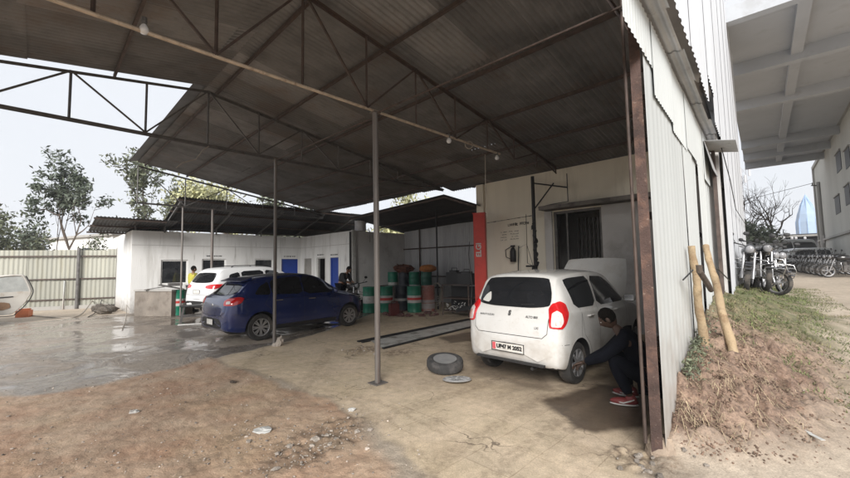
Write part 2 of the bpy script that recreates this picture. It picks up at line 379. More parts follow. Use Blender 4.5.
def nz(sc, det=8, ro=.62, dist=0.0, vec=None):
    n = N.new('ShaderNodeTexNoise'); n.inputs['Scale'].default_value = sc; n.inputs['Detail'].default_value = det
    n.inputs['Roughness'].default_value = ro; n.inputs['Distortion'].default_value = dist
    L.new(vec or geo.outputs['Position'], n.inputs['Vector']); return n.outputs['Fac']
def rp(f, a, b, v0=0.0, v1=1.0):
    r = N.new('ShaderNodeMapRange'); r.inputs[1].default_value = a; r.inputs[2].default_value = b; r.inputs[3].default_value = v0; r.inputs[4].default_value = v1
    L.new(f, r.inputs[0]); return r.outputs[0]
def mxc(f, a, b, bt='MIX'):
    x = N.new('ShaderNodeMix'); x.data_type = 'RGBA'; x.blend_type = bt
    if isinstance(f, float): x.inputs[0].default_value = f
    else: L.new(f, x.inputs[0])
    for k, q in ((6, a), (7, b)):
        if isinstance(q, tuple): x.inputs[k].default_value = (*q, 1)
        else: L.new(q, x.inputs[k])
    return x.outputs[2]
def mth(op, a, b):
    x = N.new('ShaderNodeMath'); x.operation = op
    for k, q in ((0, a), (1, b)):
        if isinstance(q, (int, float)): x.inputs[k].default_value = q
        else: L.new(q, x.inputs[k])
    return x.outputs[0]
mpz = N.new('ShaderNodeMapping'); mpz.inputs['Rotation'].default_value = (0, 0, R(45.5)); L.new(geo.outputs['Position'], mpz.inputs['Vector'])
# base: worn grey-brown concrete and dried mud
cbase = mxc(rp(nz(.7), .35, .65), (.36, .30, .235), (.46, .39, .31))
cbase = mxc(rp(nz(6), .5, .7, 0, .45), cbase, (.25, .2, .15))
# tiles: tan slabs with dirty joints
br = N.new('ShaderNodeTexBrick'); br.offset = 0; br.inputs['Scale'].default_value = 1; br.inputs['Brick Width'].default_value = .42; br.inputs['Row Height'].default_value = .42
br.inputs['Mortar Size'].default_value = .006; br.inputs['Mortar Smooth'].default_value = .6; br.inputs['Color1'].default_value = (.5, .41, .285, 1); br.inputs['Color2'].default_value = (.47, .39, .28, 1); br.inputs['Mortar'].default_value = (.27, .205, .14, 1)
dv = N.new('ShaderNodeVectorMath'); dv.operation = 'MULTIPLY_ADD'; nv = N.new('ShaderNodeTexNoise'); nv.inputs['Scale'].default_value = 2.5; L.new(geo.outputs['Position'], nv.inputs['Vector'])
L.new(nv.outputs['Color'], dv.inputs[0]); dv.inputs[1].default_value = (.035,)*3; L.new(mpz.outputs[0], dv.inputs[2]); L.new(dv.outputs[0], br.inputs['Vector'])
ct = mxc(rp(nz(.9, 6, .6), .3, .72), (.62, .50, .36), (.56, .455, .345))
ct = mxc(rp(nz(1.3, 7, .6, .5), .40, .62, .8, .05), ct, br.outputs['Color'])
ct = mxc(rp(nz(2.4, 8, .65, .6), .52, .66, 0, .35), ct, (.33, .25, .165))
ct = mxc(rp(nz(14, 6, .7), .6, .7, 0, .5), ct, (.17, .12, .08))
ct = mxc(rp(nz(.55, 3), .5, .62, 0, .6), ct, (.47, .375, .25))
# garage part of the slab: mottled towards dark brown
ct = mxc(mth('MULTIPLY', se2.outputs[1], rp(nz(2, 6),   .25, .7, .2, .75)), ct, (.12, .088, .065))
# dirt: red-brown soil
cd = mxc(rp(nz(1.6, 7, .62), .35, .65), (.40, .25, .165), (.52, .395, .285))
cd = mxc(rp(nz(.7, 5), .5, .66, 0, .8), cd, (.46, .335, .215))
cd = mxc(rp(nz(18, 8, .7), .5, .66, 0, .4), cd, (.17, .105, .072))
cd = mxc(rp(nz(60, 4, .7), .62, .7, 0, .7), cd, (.42, .34, .27))
# wet yard: dark with pale puddles
wm_ = rp(nz(.8, 7, .6, .8), .40, .60)
cw = mxc(wm_, (.34, .29, .24), (.25, .22, .195))
cw = mxc(rp(nz(7, 7, .7), .5, .7, 0, .5), cw, (.15, .125, .1))
cw = mxc(rp(nz(2.6, 7, .7, 1.2), .56, .66, 0, .7), cw, (.3, .26, .21))
isyard = mth('SUBTRACT', 1.0, mth('MINIMUM', 1.0, mth('ADD', mth('ADD', se.outputs[0], se.outputs[1]), mth('ADD', se.outputs[2], at.outputs['Alpha']))))
yz = N.new('ShaderNodeAttribute'); yz.attribute_name = 'yard'
cc = mxc(yz.outputs['Fac'], cbase, cw)
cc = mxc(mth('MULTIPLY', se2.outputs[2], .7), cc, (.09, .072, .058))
cc = mxc(se.outputs[1], cc, cd); cc = mxc(se.outputs[0], cc, ct)
cs = mxc(rp(nz(4, 8, .68), .35, .68), (.16, .10, .07), (.34, .24, .175)); cs = mxc(rp(nz(22, 8, .7), .45, .65, 0, .8), cs, (.06, .037, .028))
cs = mxc(rp(nz(50, 4, .7), .6, .7, 0, .5), cs, (.42, .34, .28))
cg = mxc(rp(nz(5, 8, .7), .4, .62), (.1, .11, .05), (.21, .17, .105)); cg = mxc(rp(nz(30, 6, .7), .45, .65, 0, .7), cg, (.06, .06, .03))
cc = mxc(at.outputs['Alpha'], cc, cg); cc = mxc(se.outputs[2], cc, cs)
cc = mxc(mth('MULTIPLY', at2.outputs['Alpha'], rp(nz(12, 6, .7), .4, .6, .2, .9)), cc, (.2, .15, .105))
cc = mxc(mth('MULTIPLY', se2.outputs[0], .82), cc, (.045, .03, .022))
tk = N.new('ShaderNodeAttribute'); tk.attribute_name = 'track'
cc = mxc(mth('MULTIPLY', tk.outputs['Fac'], rp(nz(16, 6, .7), .38, .6, .0, .4)), cc, (.17, .125, .085))
gv = mth('MULTIPLY', rp(nz(9, 8, .72), .3, .7, .8, 1.22), rp(nz(75, 5, .75), .3, .7, .78, 1.32))
cc = mxc(1.0, cc, gv, 'MULTIPLY')
vo = N.new('ShaderNodeTexVoronoi'); vo.feature = 'DISTANCE_TO_EDGE'; vo.inputs['Scale'].default_value = 1.1
dq2 = N.new('ShaderNodeVectorMath'); dq2.operation = 'MULTIPLY_ADD'; nq2 = N.new('ShaderNodeTexNoise'); nq2.inputs['Scale'].default_value = 3; nq2.inputs['Detail'].default_value = 6
L.new(geo.outputs['Position'], nq2.inputs['Vector']); L.new(nq2.outputs['Color'], dq2.inputs[0]); dq2.inputs[1].default_value = (.5,)*3; L.new(geo.outputs['Position'], dq2.inputs[2]); L.new(dq2.outputs[0], vo.inputs['Vector'])
crk = mth('MULTIPLY', rp(vo.outputs['Distance'], .004, .012, 1, 0), mth('MULTIPLY', se.outputs[0], rp(nz(.8, 3), .48, .6)))
cc = mxc(mth('MULTIPLY', crk, .75), cc, (.08, .06, .045))
L.new(cc, bs.inputs['Base Color'])
wet = mth('MULTIPLY', yz.outputs['Fac'], rp(nz(.8, 7, .6, .8), .41, .52))
rou = N.new('ShaderNodeMix'); rou.data_type = 'FLOAT'; L.new(wet, rou.inputs[0]); rou.inputs[2].default_value = .8; rou.inputs[3].default_value = .1
r2 = N.new('ShaderNodeMix'); r2.data_type = 'FLOAT'; L.new(se2.outputs[0], r2.inputs[0]); L.new(rou.outputs[0], r2.inputs[2]); r2.inputs[3].default_value = .38
L.new(r2.outputs[0], bs.inputs['Roughness'])
bp = N.new('ShaderNodeBump'); bp.inputs['Distance'].default_value = .03; L.new(mth('MULTIPLY', mth('MULTIPLY', mth('ADD', nz(9, 12, .75), mth('MULTIPLY', nz(55, 6, .7), .25)), rp(wet, 0, 1, 1, .06)), rp(se.outputs[0], 0, 1, 1, .22)), bp.inputs['Height'])
bp.inputs['Strength'].default_value = .7
L.new(bp.outputs[0], bs.inputs['Normal'])
me.materials.append(gm)
yard = polymask(GX, GY, [G(*p) for p in ((-90, 322), (30, 322), (120, 314), (215, 306))]+[S(1, -9), S(7, -9), S(8, -1.5)]+[G(*p) for p in ((372, 318), (276, 347), (214, 360), (150, 376), (60, 394), (-60, 402))], .15, .9, 1.1)*(1-tile)*(1-dirt*.8)
ya = me.attributes.new('yard', 'FLOAT', 'POINT'); ya.data.foreach_set('value', yard.reshape(-1).astype(np.float32))
trk = np.zeros_like(GX)
for pl, w_ in (([(250, 478), (330, 440), (420, 405), (520, 372)], .09), ([(400, 500), (450, 455), (520, 410), (575, 380)], .08), ([(470, 510), (500, 465), (560, 420), (600, 395)], .07), ([(60, 470), (160, 420), (230, 385), (262, 350)], .1), ([(150, 500), (230, 440), (300, 392), (330, 350)], .1), ([(300, 384), (380, 402), (450, 437), (520, 478)], .03), ([(20, 350), (120, 345), (210, 338)], .07), ([(40, 372), (140, 358), (250, 345)], .07), ([(345, 395), (400, 428), (436, 478)], .025)):
    P = [G(*p) for p in pl]
    dd_ = np.full(GX.shape, 9.)
    for a_, b_ in zip(P, P[1:]):
        ex, ey = b_.x-a_.x, b_.y-a_.y; q_ = np.clip(((GX-a_.x)*ex+(GY-a_.y)*ey)/(ex*ex+ey*ey), 0, 1); dd_ = np.minimum(dd_, np.hypot(GX-a_.x-q_*ex, GY-a_.y-q_*ey))
    trk = np.maximum(trk, (1-sst(w_*.6, w_*1.3, dd_+(fbm(GX*3, GY*3)-.5)*.1)))
for px, py, r_ in ((505, 395, .3), (470, 345, .3), (395, 385, .2), (560, 440, .25), (330, 372, .3), (35, 225+130, .3), (600, 452, .2), (440, 420, .12), (362, 412, .1), (318, 228+150, .15)):
    c = G(px, py); trk = np.maximum(trk, .8*(1-sst(r_*.3, r_, np.hypot(GX-c.x, GY-c.y)+(fbm(GX*4, GY*4)-.5)*.35)))
ta = me.attributes.new('track', 'FLOAT', 'POINT'); ta.data.foreach_set('value', trk.reshape(-1).astype(np.float32))
me.polygons.foreach_set('use_smooth', [True]*len(me.polygons))
ground = bpy.data.objects.new('ground', me); COL.objects.link(ground); STR(ground)
# ------------------------------------------------------------------ main shed
def zroof(u): return 5.12-.152*abs(u)
def trim(mb, lim=.12):                  # the roof stops at the line of the tin wall
    for i, p in enumerate(mb.v):
        s_ = (p[0]-W0.x)*WN.x+(p[1]-W0.y)*WN.y
        if s_ > lim: q = V3(p)-DV*((s_-lim)/DV.dot(WN)); mb.v[i] = tuple(q)
    return mb
shed = ROOT('open_shed', 'big open shed with brown corrugated gable roof on thin pipe posts and steel trusses', 'shed', tuple(S(0, 3.5)))
rg = random.Random(11)
def roof_slope(v0, v1, side, u0, u1, name):
    mb = MB(); vv = v0
    while vv < v1-.05:
        wdt = min(.86, v1-vv+.02)
        lens = [(u0, u0+(u1-u0)*.36), (u0+(u1-u0)*.35, u0+(u1-u0)*.70), (u0+(u1-u0)*.69, u1+rg.uniform(-.05, .08))]
        for k, (a, b) in enumerate(lens):
            mb.tone = rg.uniform(.86, 1.12)
            if rg.random() < .06: mb.tone = 1.4
            lift = .012*k*-1+rg.uniform(0, .01)
            P = S(side*a, vv, zroof(a)+lift+(.014 if int(vv/.8) % 2 else 0)+.04); Q = S(side*b, vv, zroof(b)+lift+.04)
            mb.corr(P, DV*wdt, Q-P, (0, 0, 1), .095, .017, 3, rg.uniform(-.004, .008))
        vv += .80
    return trim(mb).build(name, roofm, shed, 60)
roof_slope(0-.1, 7.7, 1, .0, 7.35, 'roof_sheets')
roof_slope(0-.1, 7.7, -1, .0, 6.9, 'roof_sheets')
roof_slope(-7.5, -.02, 1, .0, 6.9, 'roof_sheets')
mb = MB()   # ridge cap
for a in range(8):
    v0 = -7.4+a*1.85
    mb.tone = rg.uniform(.7, 1); mb.add([S(-.25, v0, 5.13), S(0, v0, 5.2), S(.25, v0, 5.13), S(-.25, v0+1.9, 5.13), S(0, v0+1.9, 5.2), S(.25, v0+1.9, 5.13)], [(0, 1, 4, 3), (1, 2, 5, 4)])
mb.build('ridge_cap', roofm, shed)
# purlins
for side in (1, -1):
    for u in ((.18, 1.4, 2.75, 4.1, 5.4, 6.5) if side > 0 else (1.4, 2.75, 4.1, 5.4, 6.5)):
        mb = MB(); lo = -7.4 if side > 0 else -.15
        mb.beam(S(side*u, lo, zroof(u)-.015), S(side*u, 7.05, zroof(u)-.015), .035, .055)
        trim(mb, .0).build('purlin', steel_b, shed)
def truss(v, chz, mat_t, mat_b, us, chord_r, u_lo, u_hi, pan=.97, ch_lo=None, ch_hi=None, tube=False, bw=.032):
    mb = MB()
    top = lambda u: zroof(u)-.09
    for sgn in ((1, -1) if u_lo < 0 else (1,)):
        e = u_hi if sgn > 0 else -u_lo
        mb.angle(S(0, v, top(0)), S(sgn*e, v, top(e)), .045)
    k = 0; nodes = []
    u = -math.floor(-u_lo/pan)*pan if u_lo < 0 else 0
    while u <= u_hi+1e-6: nodes.append(u); u += pan
    for u in nodes:
        if top(abs(u))-chz > .08: mb.beam(S(u, v, chz), S(u, v, top(abs(u))), bw*.8, bw*.8)
    for a, b in zip(nodes, nodes[1:]):
        ka = round(a/pan); dn = (ka % 2 == 0)
        z0 = top(abs(a)) if dn else chz; z1 = chz if dn else top(abs(b))
        if abs(z0-z1) > .1: mb.beam(S(a, v+.012, z0), S(b, v+.012, z1), bw*.8, bw*.8)
    t = trim(mb, .0).build('truss', mat_t, shed)
    c = MB()
    a = u_lo if ch_lo is None else ch_lo; b = u_hi if ch_hi is None else ch_hi
    if tube: c.tube([S(a, v, chz), S((a+b)/2, v, chz-.012), S(b, v, chz)], chord_r, 10)
    else: c.angle(S(a, v, chz), S(b, v, chz), .05)
    o = trim(c, .0).build('bottom_chord', mat_b, t, world=False)
    Mi = Matrix([shed['PM'][i*4:i*4+4] for i in range(4)]).inverted(); o.data.transform(Mi)
    return t
truss(0, 3.98, steel_g, steel_g, 0, .02, -6.8, 6.8)
truss(3.75, 3.82, steel_b, pipe_l, 0, .02, -6.8, 6.8, tube=True, ch_lo=-6.8, ch_hi=4.3)
truss(7.05, 3.9, steel_b, steel_b, 0, .02, -6.8, 6.8)
truss(-7.35, 3.82, steel_g, steel_g, 0, .02, 0, 6.8, pan=1.36)
# posts
def post(u, v, z1, r, m, label=None):
    mb = MB(); p = S(u, v); mb.tube([p+V3((0, 0, -.02)), p+V3((.004, 0, 1.4)), p+V3((-.003, 0, z1))], r, 12)
    mb.box(p+V3((0, 0, .008)), (.2, .2, .012), R(45)); mb.box(p+V3((0, 0, z1-.01)), (.12, .12, .012), R(45))
    o = mb.build('post', m, shed, 40)
    if label: o['label'] = label
    return o
post_m = M('post_paint', (.17, .155, .145), .5, .3, .25, 4, [(5, .55, .6, (.1, .06, .045)), (15, .62, .6, (.3, .28, .26))], streak=True)
post(1.34, 0, 3.97, .035, post_m); post(1.12, 3.75, 3.80, .040, post_m); post(2.25, -7.35, 3.80, .045, post_m); post(1.3, -7.35, 3.80, .03, post_m)
# front edge pipe brace between posts (thin)
mb = MB(); mb.tube([S(1.34, 0, 3.93), S(1.2, 3.75, 3.78)], .012, 8); mb.tube([S(1.12, 3.75, 3.78), S(1.35, 7.05, 3.85)], .012, 8)
mb.build('tie_rod', steel_b, shed)
# rusty post with flaking paint
mb = MB(); p = V3((1.868, 3.22, 0)); a = R(-30)
Mz = Matrix.Rotation(a, 3, 'Z')
for q, (dx, dy, sx, sy) in enumerate(((0, 0, .016, .11), (0, .05, .08, .012), (0, -.05, .08, .012))):
    mb.box(p+Mz@V3((dx, dy, 2.1)), (sx, sy, 4.2), a)
rp_ = mb.build('post', rust, shed); rp_['label'] = 'rusty red brown steel channel post with flaking paint'
mb = MB(); mb.tube([p+V3((-.075, .03, .1)), p+V3((-.073, .03, 2)), p+V3((-.075, .03, 4.1))], .014, 8); mb.build('conduit', steel_b, shed)
mb = MB(); rr_ = random.Random(5)
mb.lathe([(.12, -.05), (.11, .04), (.10, .1), (.07, .15), (0, .16)], 16, Matrix.Translation(p+V3((.04, .02, 0))))
mb.v = [(x+rr_.uniform(-.02, .02), y+rr_.uniform(-.02, .02), z+rr_.uniform(-.02, .02)) for x, y, z in mb.v]
mb.build('footing', M('footing_cement', (.33, .26, .2), .9, 0, .25, 6, None, .6, 40), shed, 30)
# ------------------------------------------------------------------ near tin wall
tw = ROOT('tin_wall', 'cream painted corrugated tin wall behind the rusty post', 'wall', tuple(Wp(2.5)))
rg = random.Random(4)
t = -.14; k = 0
while t < 4.9:
    wd = min([1.95, .8, .6, .75, .85, .8][k % 6], 4.95-t); mb = MB(); mb.tone = rg.uniform(.94, 1.05)
    if k == 0: mb.corr(Wp(t, .006, -.02), WT*wd, V3((0, 0, 3.47)), WN, .19, .0018, 4, 0, True)
    else: mb.corr(Wp(t-.02, (k % 2)*.014, 0), WT*(wd+.04), V3((rg.uniform(-.02, .02), 0, 3.3)), WN, .13, .004, 4, rg.uniform(-.012, .012), True)
    mb.build('wall_sheet', cream_tin, tw, 50); t += wd; k += 1
t = -.82; k = 0
while t < 4.95:
    wd = .98; mb = MB(); mb.tone = rg.uniform(.97, 1.06)
    lo = 3.36 if t < -.3 else 3.12-.02*k
    if k % 3 == 2: lo -= .06
    mb.corr(Wp(t, .022+(k % 2)*.006, lo), WT*(wd+.05), V3((0, 0, 3.80-lo)), WN, .09, .0045, 2)
    mb.build('upper_sheet', cream_tin, tw, 50); t += wd; k += 1
for z in (.9, 2.0, 3.05):
    mb = MB(); mb.beam(Wp(.0, -.045, z), Wp(4.9, -.045, z), .05, .05); mb.build('rail', steel_b, tw)
# eave strip
ea = MB(); t = -.85; k = 0
while t < 4.6:
    ea.tone = rg.uniform(.7, 1.0); e = rg.uniform(.16, .2)
    ea.corr(Wp(t, .0, 3.82+.01*(k % 2)), WN*e+V3((0, 0, -.02)), WT*.92, (0, 0, 1), .08, .01, 3); t += .9; k += 1
ea.build('eave_strip', grey_tin, tw, 50)
# bent offcut that sticks out
bt = MB(); bt.corr(Wp(4.15, .04, 3.62), WT*.9+WN*.0, WN*.42+V3((0, 0, -.08)), (0, 0, 1), .076, .012, 2); bt.corr(Wp(4.15, .04, 3.63), WT*.9, WN*.1+V3((0, 0, -.5)), WN, .076, .01, 2)
bt.build('bent_sheet', grey_tin, tw, 50)
# ------------------------------------------------------------------ tall white cladding wall behind it
tw2 = ROOT('tall_cladding_wall', 'tall white corrugated cladding wall rising above the cream tin wall', 'wall', tuple(Wp(9, .2)))
t = .25; k = 0
while t < 15.9:
    wd = .98; mb = MB(); mb.tone = rg.uniform(.95, 1.05)
    lo = (3.95 if t < 2.4 else 4.35 if t < 3.3 else 3.9) if t < 4.9 else -.1
    if t > 4.9 and t < 5.5: lo = -.1
    mb.corr(Wp(t, .21+(k % 2)*.012, lo), WT*(wd+.03), V3((0, 0, 12.3-lo)), WN, .16, .006, 5, 0, True)
    mb.build('cladding_sheet', white_tin, tw2, 50); t += wd; k += 1
mb = MB(); mb.box(Wp(5.02, .1, 1.7), (.05, .2, 3.8), math.atan2(WN.y, WN.x)); mb.build('corner_post', steel_b, tw2)
mb = MB(); mb.boxf(Wp(.25, .02, 4.4), WT*4.8, WN*.17, V3((0, 0, 8))); mb.boxf(Wp(5.1, -.6, -.1), WT*10.8, WN*.77, V3((0, 0, 12.35)))
mb.build('wall_core', greywall, tw2)
mb = MB(); mb.tube([Wp(4.6, .25, 3.55), Wp(5.5, .3, 3.1), Wp(7.5, .28, 2.75), Wp(15.6, .28, 2.9)], .008, 6); mb.build('cable', wire, tw2)
# ------------------------------------------------------------------ garage rear wall
UG = 7.2
gw = ROOT('garage_wall', 'cream plastered rear garage wall with dark window opening and grey ledge', 'wall', tuple(S(UG, 4)))
def vof(px, py, u=UG):
    p = onu(px, py, u); return (p-A1).dot(DV), p.z
vL, _ = vof(486, 240); w0, zt = vof(553, 212); w1, zt2 = vof(601, 209); _, zb_ = vof(576, 263)
print('garage wall v', vL, w0, w1, zt, zt2, zb_)
zt = max(zt, zt2); zb_ = 1.15; vR = 7.0
mb = MB()
def seg(v0, v1, z0, z1, th=.2, u=UG, b=None): (b or mb).boxf(S(u, v0, z0), DV*(v1-v0), DU*th, V3((0, 0, z1-z0)))
seg(vL, w0, -.05, 4.02); seg(w0, w1, -.05, zb_); seg(w0, w1, zt, 4.02); seg(w1, vR, -.05, 4.02)
mb.build('wall', cream_p, gw)
mb = MB(); seg(vL-.26, vL-.003, -.05, 4.0, .3, UG-.08, mb); mb.build('pillar', cream_p, gw)
mb = MB(); seg(w0-.2, vR, zt+.03, zt+.13, .4, UG-.4, mb); mb.build('ledge', M('stained_ledge', (.16, .145, .13), .85, 0, .3, 3, [(5, .5, .7, (.05, .045, .04))]), gw)
mb = MB(); seg(w0-.22, w0-.02, 0, zt+.02, .06, UG-.06, mb); seg(w1+.02, vR, 0, zt+.02, .05, UG-.05, mb); mb.build('render_panel', greywall, gw)
wf = MB()
for a, b, c, d in ((w0, w0+.06, zb_, zt), (w1-.06, w1, zb_, zt), (w0+.06, w1-.06, zt-.06, zt), (w0+.06, w1-.06, zb_, zb_+.05), (w0+.32, w0+.36, zb_+.05, zt-.06)):
    seg(a, b, c, d, .08, UG+.05, wf)
fr = wf.build('window_frame', steel_g, gw)
mb = MB()   # a dark office behind the opening
seg(w0-1.2, w1+1.2, 0, 3.2, .1, UG+3.0, mb); seg(w0-1.3, w0-1.2, 0, 3.2, 2.8, UG+.2, mb); seg(w1+1.2, w1+1.3, 0, 3.2, 2.8, UG+.2, mb); seg(w0-1.2, w1+1.2, 3.2, 3.3, 2.8, UG+.2, mb)
mb.build('back_room', greywall, gw)
mb = MB()   # shutter slats inside
for i in range(9): seg(w0+.1+i*.11, w0+.15+i*.11, zb_, zt-.1, .03, UG+1.2, mb)
mb.build('inner_grille', steel_g, gw)
# dirty band line, wall writing, fittings
mb = MB(); p0 = onu(487, 223, UG-.004); p1 = onu(536, 215, UG-.004)
for i in range(14):
    a = p0.lerp(p1, i/14); b = p0.lerp(p1, (i+.9)/14); mb.beam(a-DU*.004, b-DU*.004, .004, .016*rg.uniform(.4, 1.4))
mb.build('painted_line', darkc, gw)
mb = MB()
def scrib(px0, px1, py, hgt, n, rg2, b, drop=0):
    a = onu(px0, py, UG); c = onu(px1, py+drop, UG); e = (c-a)
    for i in range(n):
        if rg2.random() < .12: continue
        q = a+e*((i+.1)/n); L0 = e.length/n
        kind = rg2.randrange(4); h = hgt*rg2.uniform(.7, 1)
        d = e.normalized()
        bar = lambda s0, z0, s1, z1: b.beam(q+d*(s0*L0)+V3((0, 0, z0*h))-DU*.004, q+d*(s1*L0)+V3((0, 0, z1*h))-DU*.004, .004, hgt*.2)
        bar(.05, 0, .1, 1)
        if kind in (0, 1): bar(.1, .9, .65, .8)
        if kind in (1, 2): bar(.1, .1, .65, 0)
        if kind in (0, 3): bar(.1, .5, .7, .45)
        if kind == 3: bar(.65, 0, .7, 1)
rg2 = random.Random(9)
scrib(508, 529, 226.5, .085, 12, rg2, mb, -2.5)
for r_ in range(4): scrib(501, 507, 233+r_*2.6, .03, 5, rg2, mb, -.6)
for r_ in range(4): scrib(509, 519, 232+r_*2.6, .03, 7, rg2, mb, -.8)
mb.build('wall_lettering', darkc, gw)
# dark service column with bracket
dc = ROOT('service_pole', 'dark pipe pole with cables and angled bracket against the cream garage wall', 'pole', tuple(S(UG-.25, vof(539, 230)[0])))
v5 = vof(539, 230)[0]
mb = MB(); mb.tube([S(UG-.25, v5, 0), S(UG-.25, v5, 3.9)], .045, 10)
mb.build('pole', black, dc, 40)
mb = MB(); mb.tube([S(UG-.25, v5, 3.0), S(UG-.28, v5+.6, 3.62)], .018, 6); mb.tube([S(UG-.25, v5, 3.72), S(UG-.28, v5+.95, 3.45)], .02, 6); mb.tube([S(UG-.28, v5+.95, 3.8), S(UG-.28, v5+.95, 3.1), S(UG-.28, v5+.5, 3.08), S(UG-.28, v5+.15, 3.04)], .012, 6)
mb.build('bracket', black, dc)
mb = MB()
for i in range(14):
    z = 1.1+i*.12; mb.ell(S(UG-.27, v5+rg.uniform(-.05, .06), z), (.05, .05, .06), 6, 5, None, .4, rg)
mb.tube([S(UG-.3, v5-.2, 2.9), S(UG-.3, v5-.21, 1.6), S(UG-.3, v5, 1.5)], .008, 5); mb.tube([S(UG-.3, v5-.25, 1.52), S(UG-.3, v5+.06, 1.52)], .025, 5)
mb.build('cable_bundle', black, dc)
mb = MB(); mb.tube([S(UG-.27, v5, 1.3), S(UG-.5, v5-.1, 2.1), S(UG-.4, v5-.4, 2.0)], .007, 5); mb.build('hanging_wire', wire, dc)
# hose reel / extinguisher on the wall
q = onu(513, 254, UG-.1)
ex = ROOT('fire_extinguisher', 'dark fire extinguisher hanging on cream wall under the painted notice', 'extinguisher', tuple(q-V3((0, 0, .25))))
mb = MB(); mb.lathe([(.07, -.22), (.085, -.2), (.085, .08), (.05, .16), (.02, .19), (0, .19)], 14, Matrix.Translation(q)); mb.build('cylinder', black, ex, 40)
mb = MB(); mb.box(q+V3((0, 0, .22)), (.05, .12, .05), R(45)); mb.tube([q+DV*-.03+V3((0, 0, .22)), q+DV*-.24+V3((0, 0, .12)), q+DV*-.22+V3((0, 0, -.08)), q+DV*-.06+V3((0, 0, -.15))], .012, 6); mb.build('hose', black, ex)
q = onu(519, 256, UG-.06); mb = MB(); mb.beam(q+V3((0, 0, .28)), q-V3((0, 0, .6))-DV*.05, .035, .02); TAG(mb.build('pry_bar', black), 'thin black bar leaning on wall beside the fire extinguisher', 'bar')
# ------------------------------------------------------------------ red lift column
q = S(6.45, 1.32); pq = D(473, 320, q.y)
vv = (onu(480, 260, 6.45)-A1).dot(DV)
lf = ROOT('vehicle_lift', 'tall red two-tone steel lift column standing beside the white hatchback', 'lift', tuple(S(6.45, vv)), 0)
b0 = S(6.45, vv); dw = .15
mb = MB(); ztop = onu(480, 213, 6.45).z
rot = R(-20); Mr = Matrix.Rotation(rot, 3, 'Z')
for c, s_ in (((0, 0), (.3, .03)), ((-.15, .1), (.03, .2)), ((.15, .1), (.03, .2)), ((-.09, .2), (.12, .03)), ((.1, .2), (.1, .03))):
    mb.box(b0+Mr@V3((c[0], c[1], ztop/2)), (s_[0]-.002, s_[1]-.002, ztop), rot)
mb.box(b0+Mr@V3((0, .1, ztop)), (.36, .3, .02), rot); mb.box(b0+Mr@V3((0, .1, .012)), (.5, .5, .024), rot)
mb.build('column', red_p, lf)
mb = MB(); mb.box(b0+Mr@V3((0, .09, 1.2)), (.2, .12, .5), rot); mb.beam(b0+Mr@V3((.1, -.04, .5)), b0+Mr@V3((-.8, .4, .25)), .1, .1); mb.build('carriage_arm', black, lf)
def text_mesh(s, size, bold=.0):
    c = bpy.data.curves.new('t', 'FONT'); c.body = s; c.size = size; c.align_x = 'CENTER'; c.align_y = 'CENTER'; c.offset = bold; c.extrude = .001
    o = bpy.data.objects.new('t', c); COL.objects.link(o)
    dg = bpy.context.evaluated_depsgraph_get(); m = bpy.data.meshes.new_from_object(o.evaluated_get(dg))
    vs = [v.co.copy() for v in m.vertices]; fs = [tuple(p.vertices) for p in m.polygons]
    bpy.data.objects.remove(o); bpy.data.curves.remove(c); bpy.data.meshes.remove(m)
    return vs, fs
def put_text(mb, s, size, O, X, Y, bold=0.0):
    vs, fs = text_mesh(s, size, bold); X = V3(X).normalized(); Y = V3(Y).normalized(); Z = X.cross(Y)
    mb.add([V3(O)+X*v.x+Y*v.y+Z*v.z for v in vs], fs)
mb = MB(); mb.cur = 0
zz = onu(478, 250, 6.45).z
put_text(mb, 'ELGI', .2, b0+Mr@V3((-.02, -.021, zz)), (0, 0, 1), Mr@V3((-1, 0, 0)), .006)
mb.build('column_lettering', white_b, lf)
# ------------------------------------------------------------------ back tin wall
UB = 10.0
bw = ROOT('back_tin_wall', 'grey corrugated tin wall behind the drums and workbench', 'wall', tuple(S(UB, -2)))
v = -5.4; k = 0
while v < 1.4:
    mb = MB(); mb.tone = rg.uniform(.75, 1.1); mb.corr(S(UB, v, -.05), DV*.82, V3((0, 0, 3.35)), -DU, .1, .009, 3, 0, True); mb.build('wall_sheet', grey_tin, bw, 50); v += .8; k += 1
for z in (1.1, 2.35):
    mb = MB(); mb.beam(S(UB-.05, -5.4, z), S(UB-.05, 1.4, z), .04, .05); mb.build('rail', steel_b, bw)
for v in (-4.3, -1.0): 
    mb = MB(); mb.tube([S(UB-.08, v, 0), S(UB-.08, v, 3.4)], .035, 8); mb.build('upright', steel_b, bw)
mb = MB(); p0 = onu(447, 214, 8.6); vq = (p0-A1).dot(DV); mb.tube([S(8.0, vq, 0), S(8.0, vq, 4.0)], .03, 8); TAG(mb.build('yard_pole', black, None), 'thin black pole rising past the back canopy to the shed roof', 'pole')
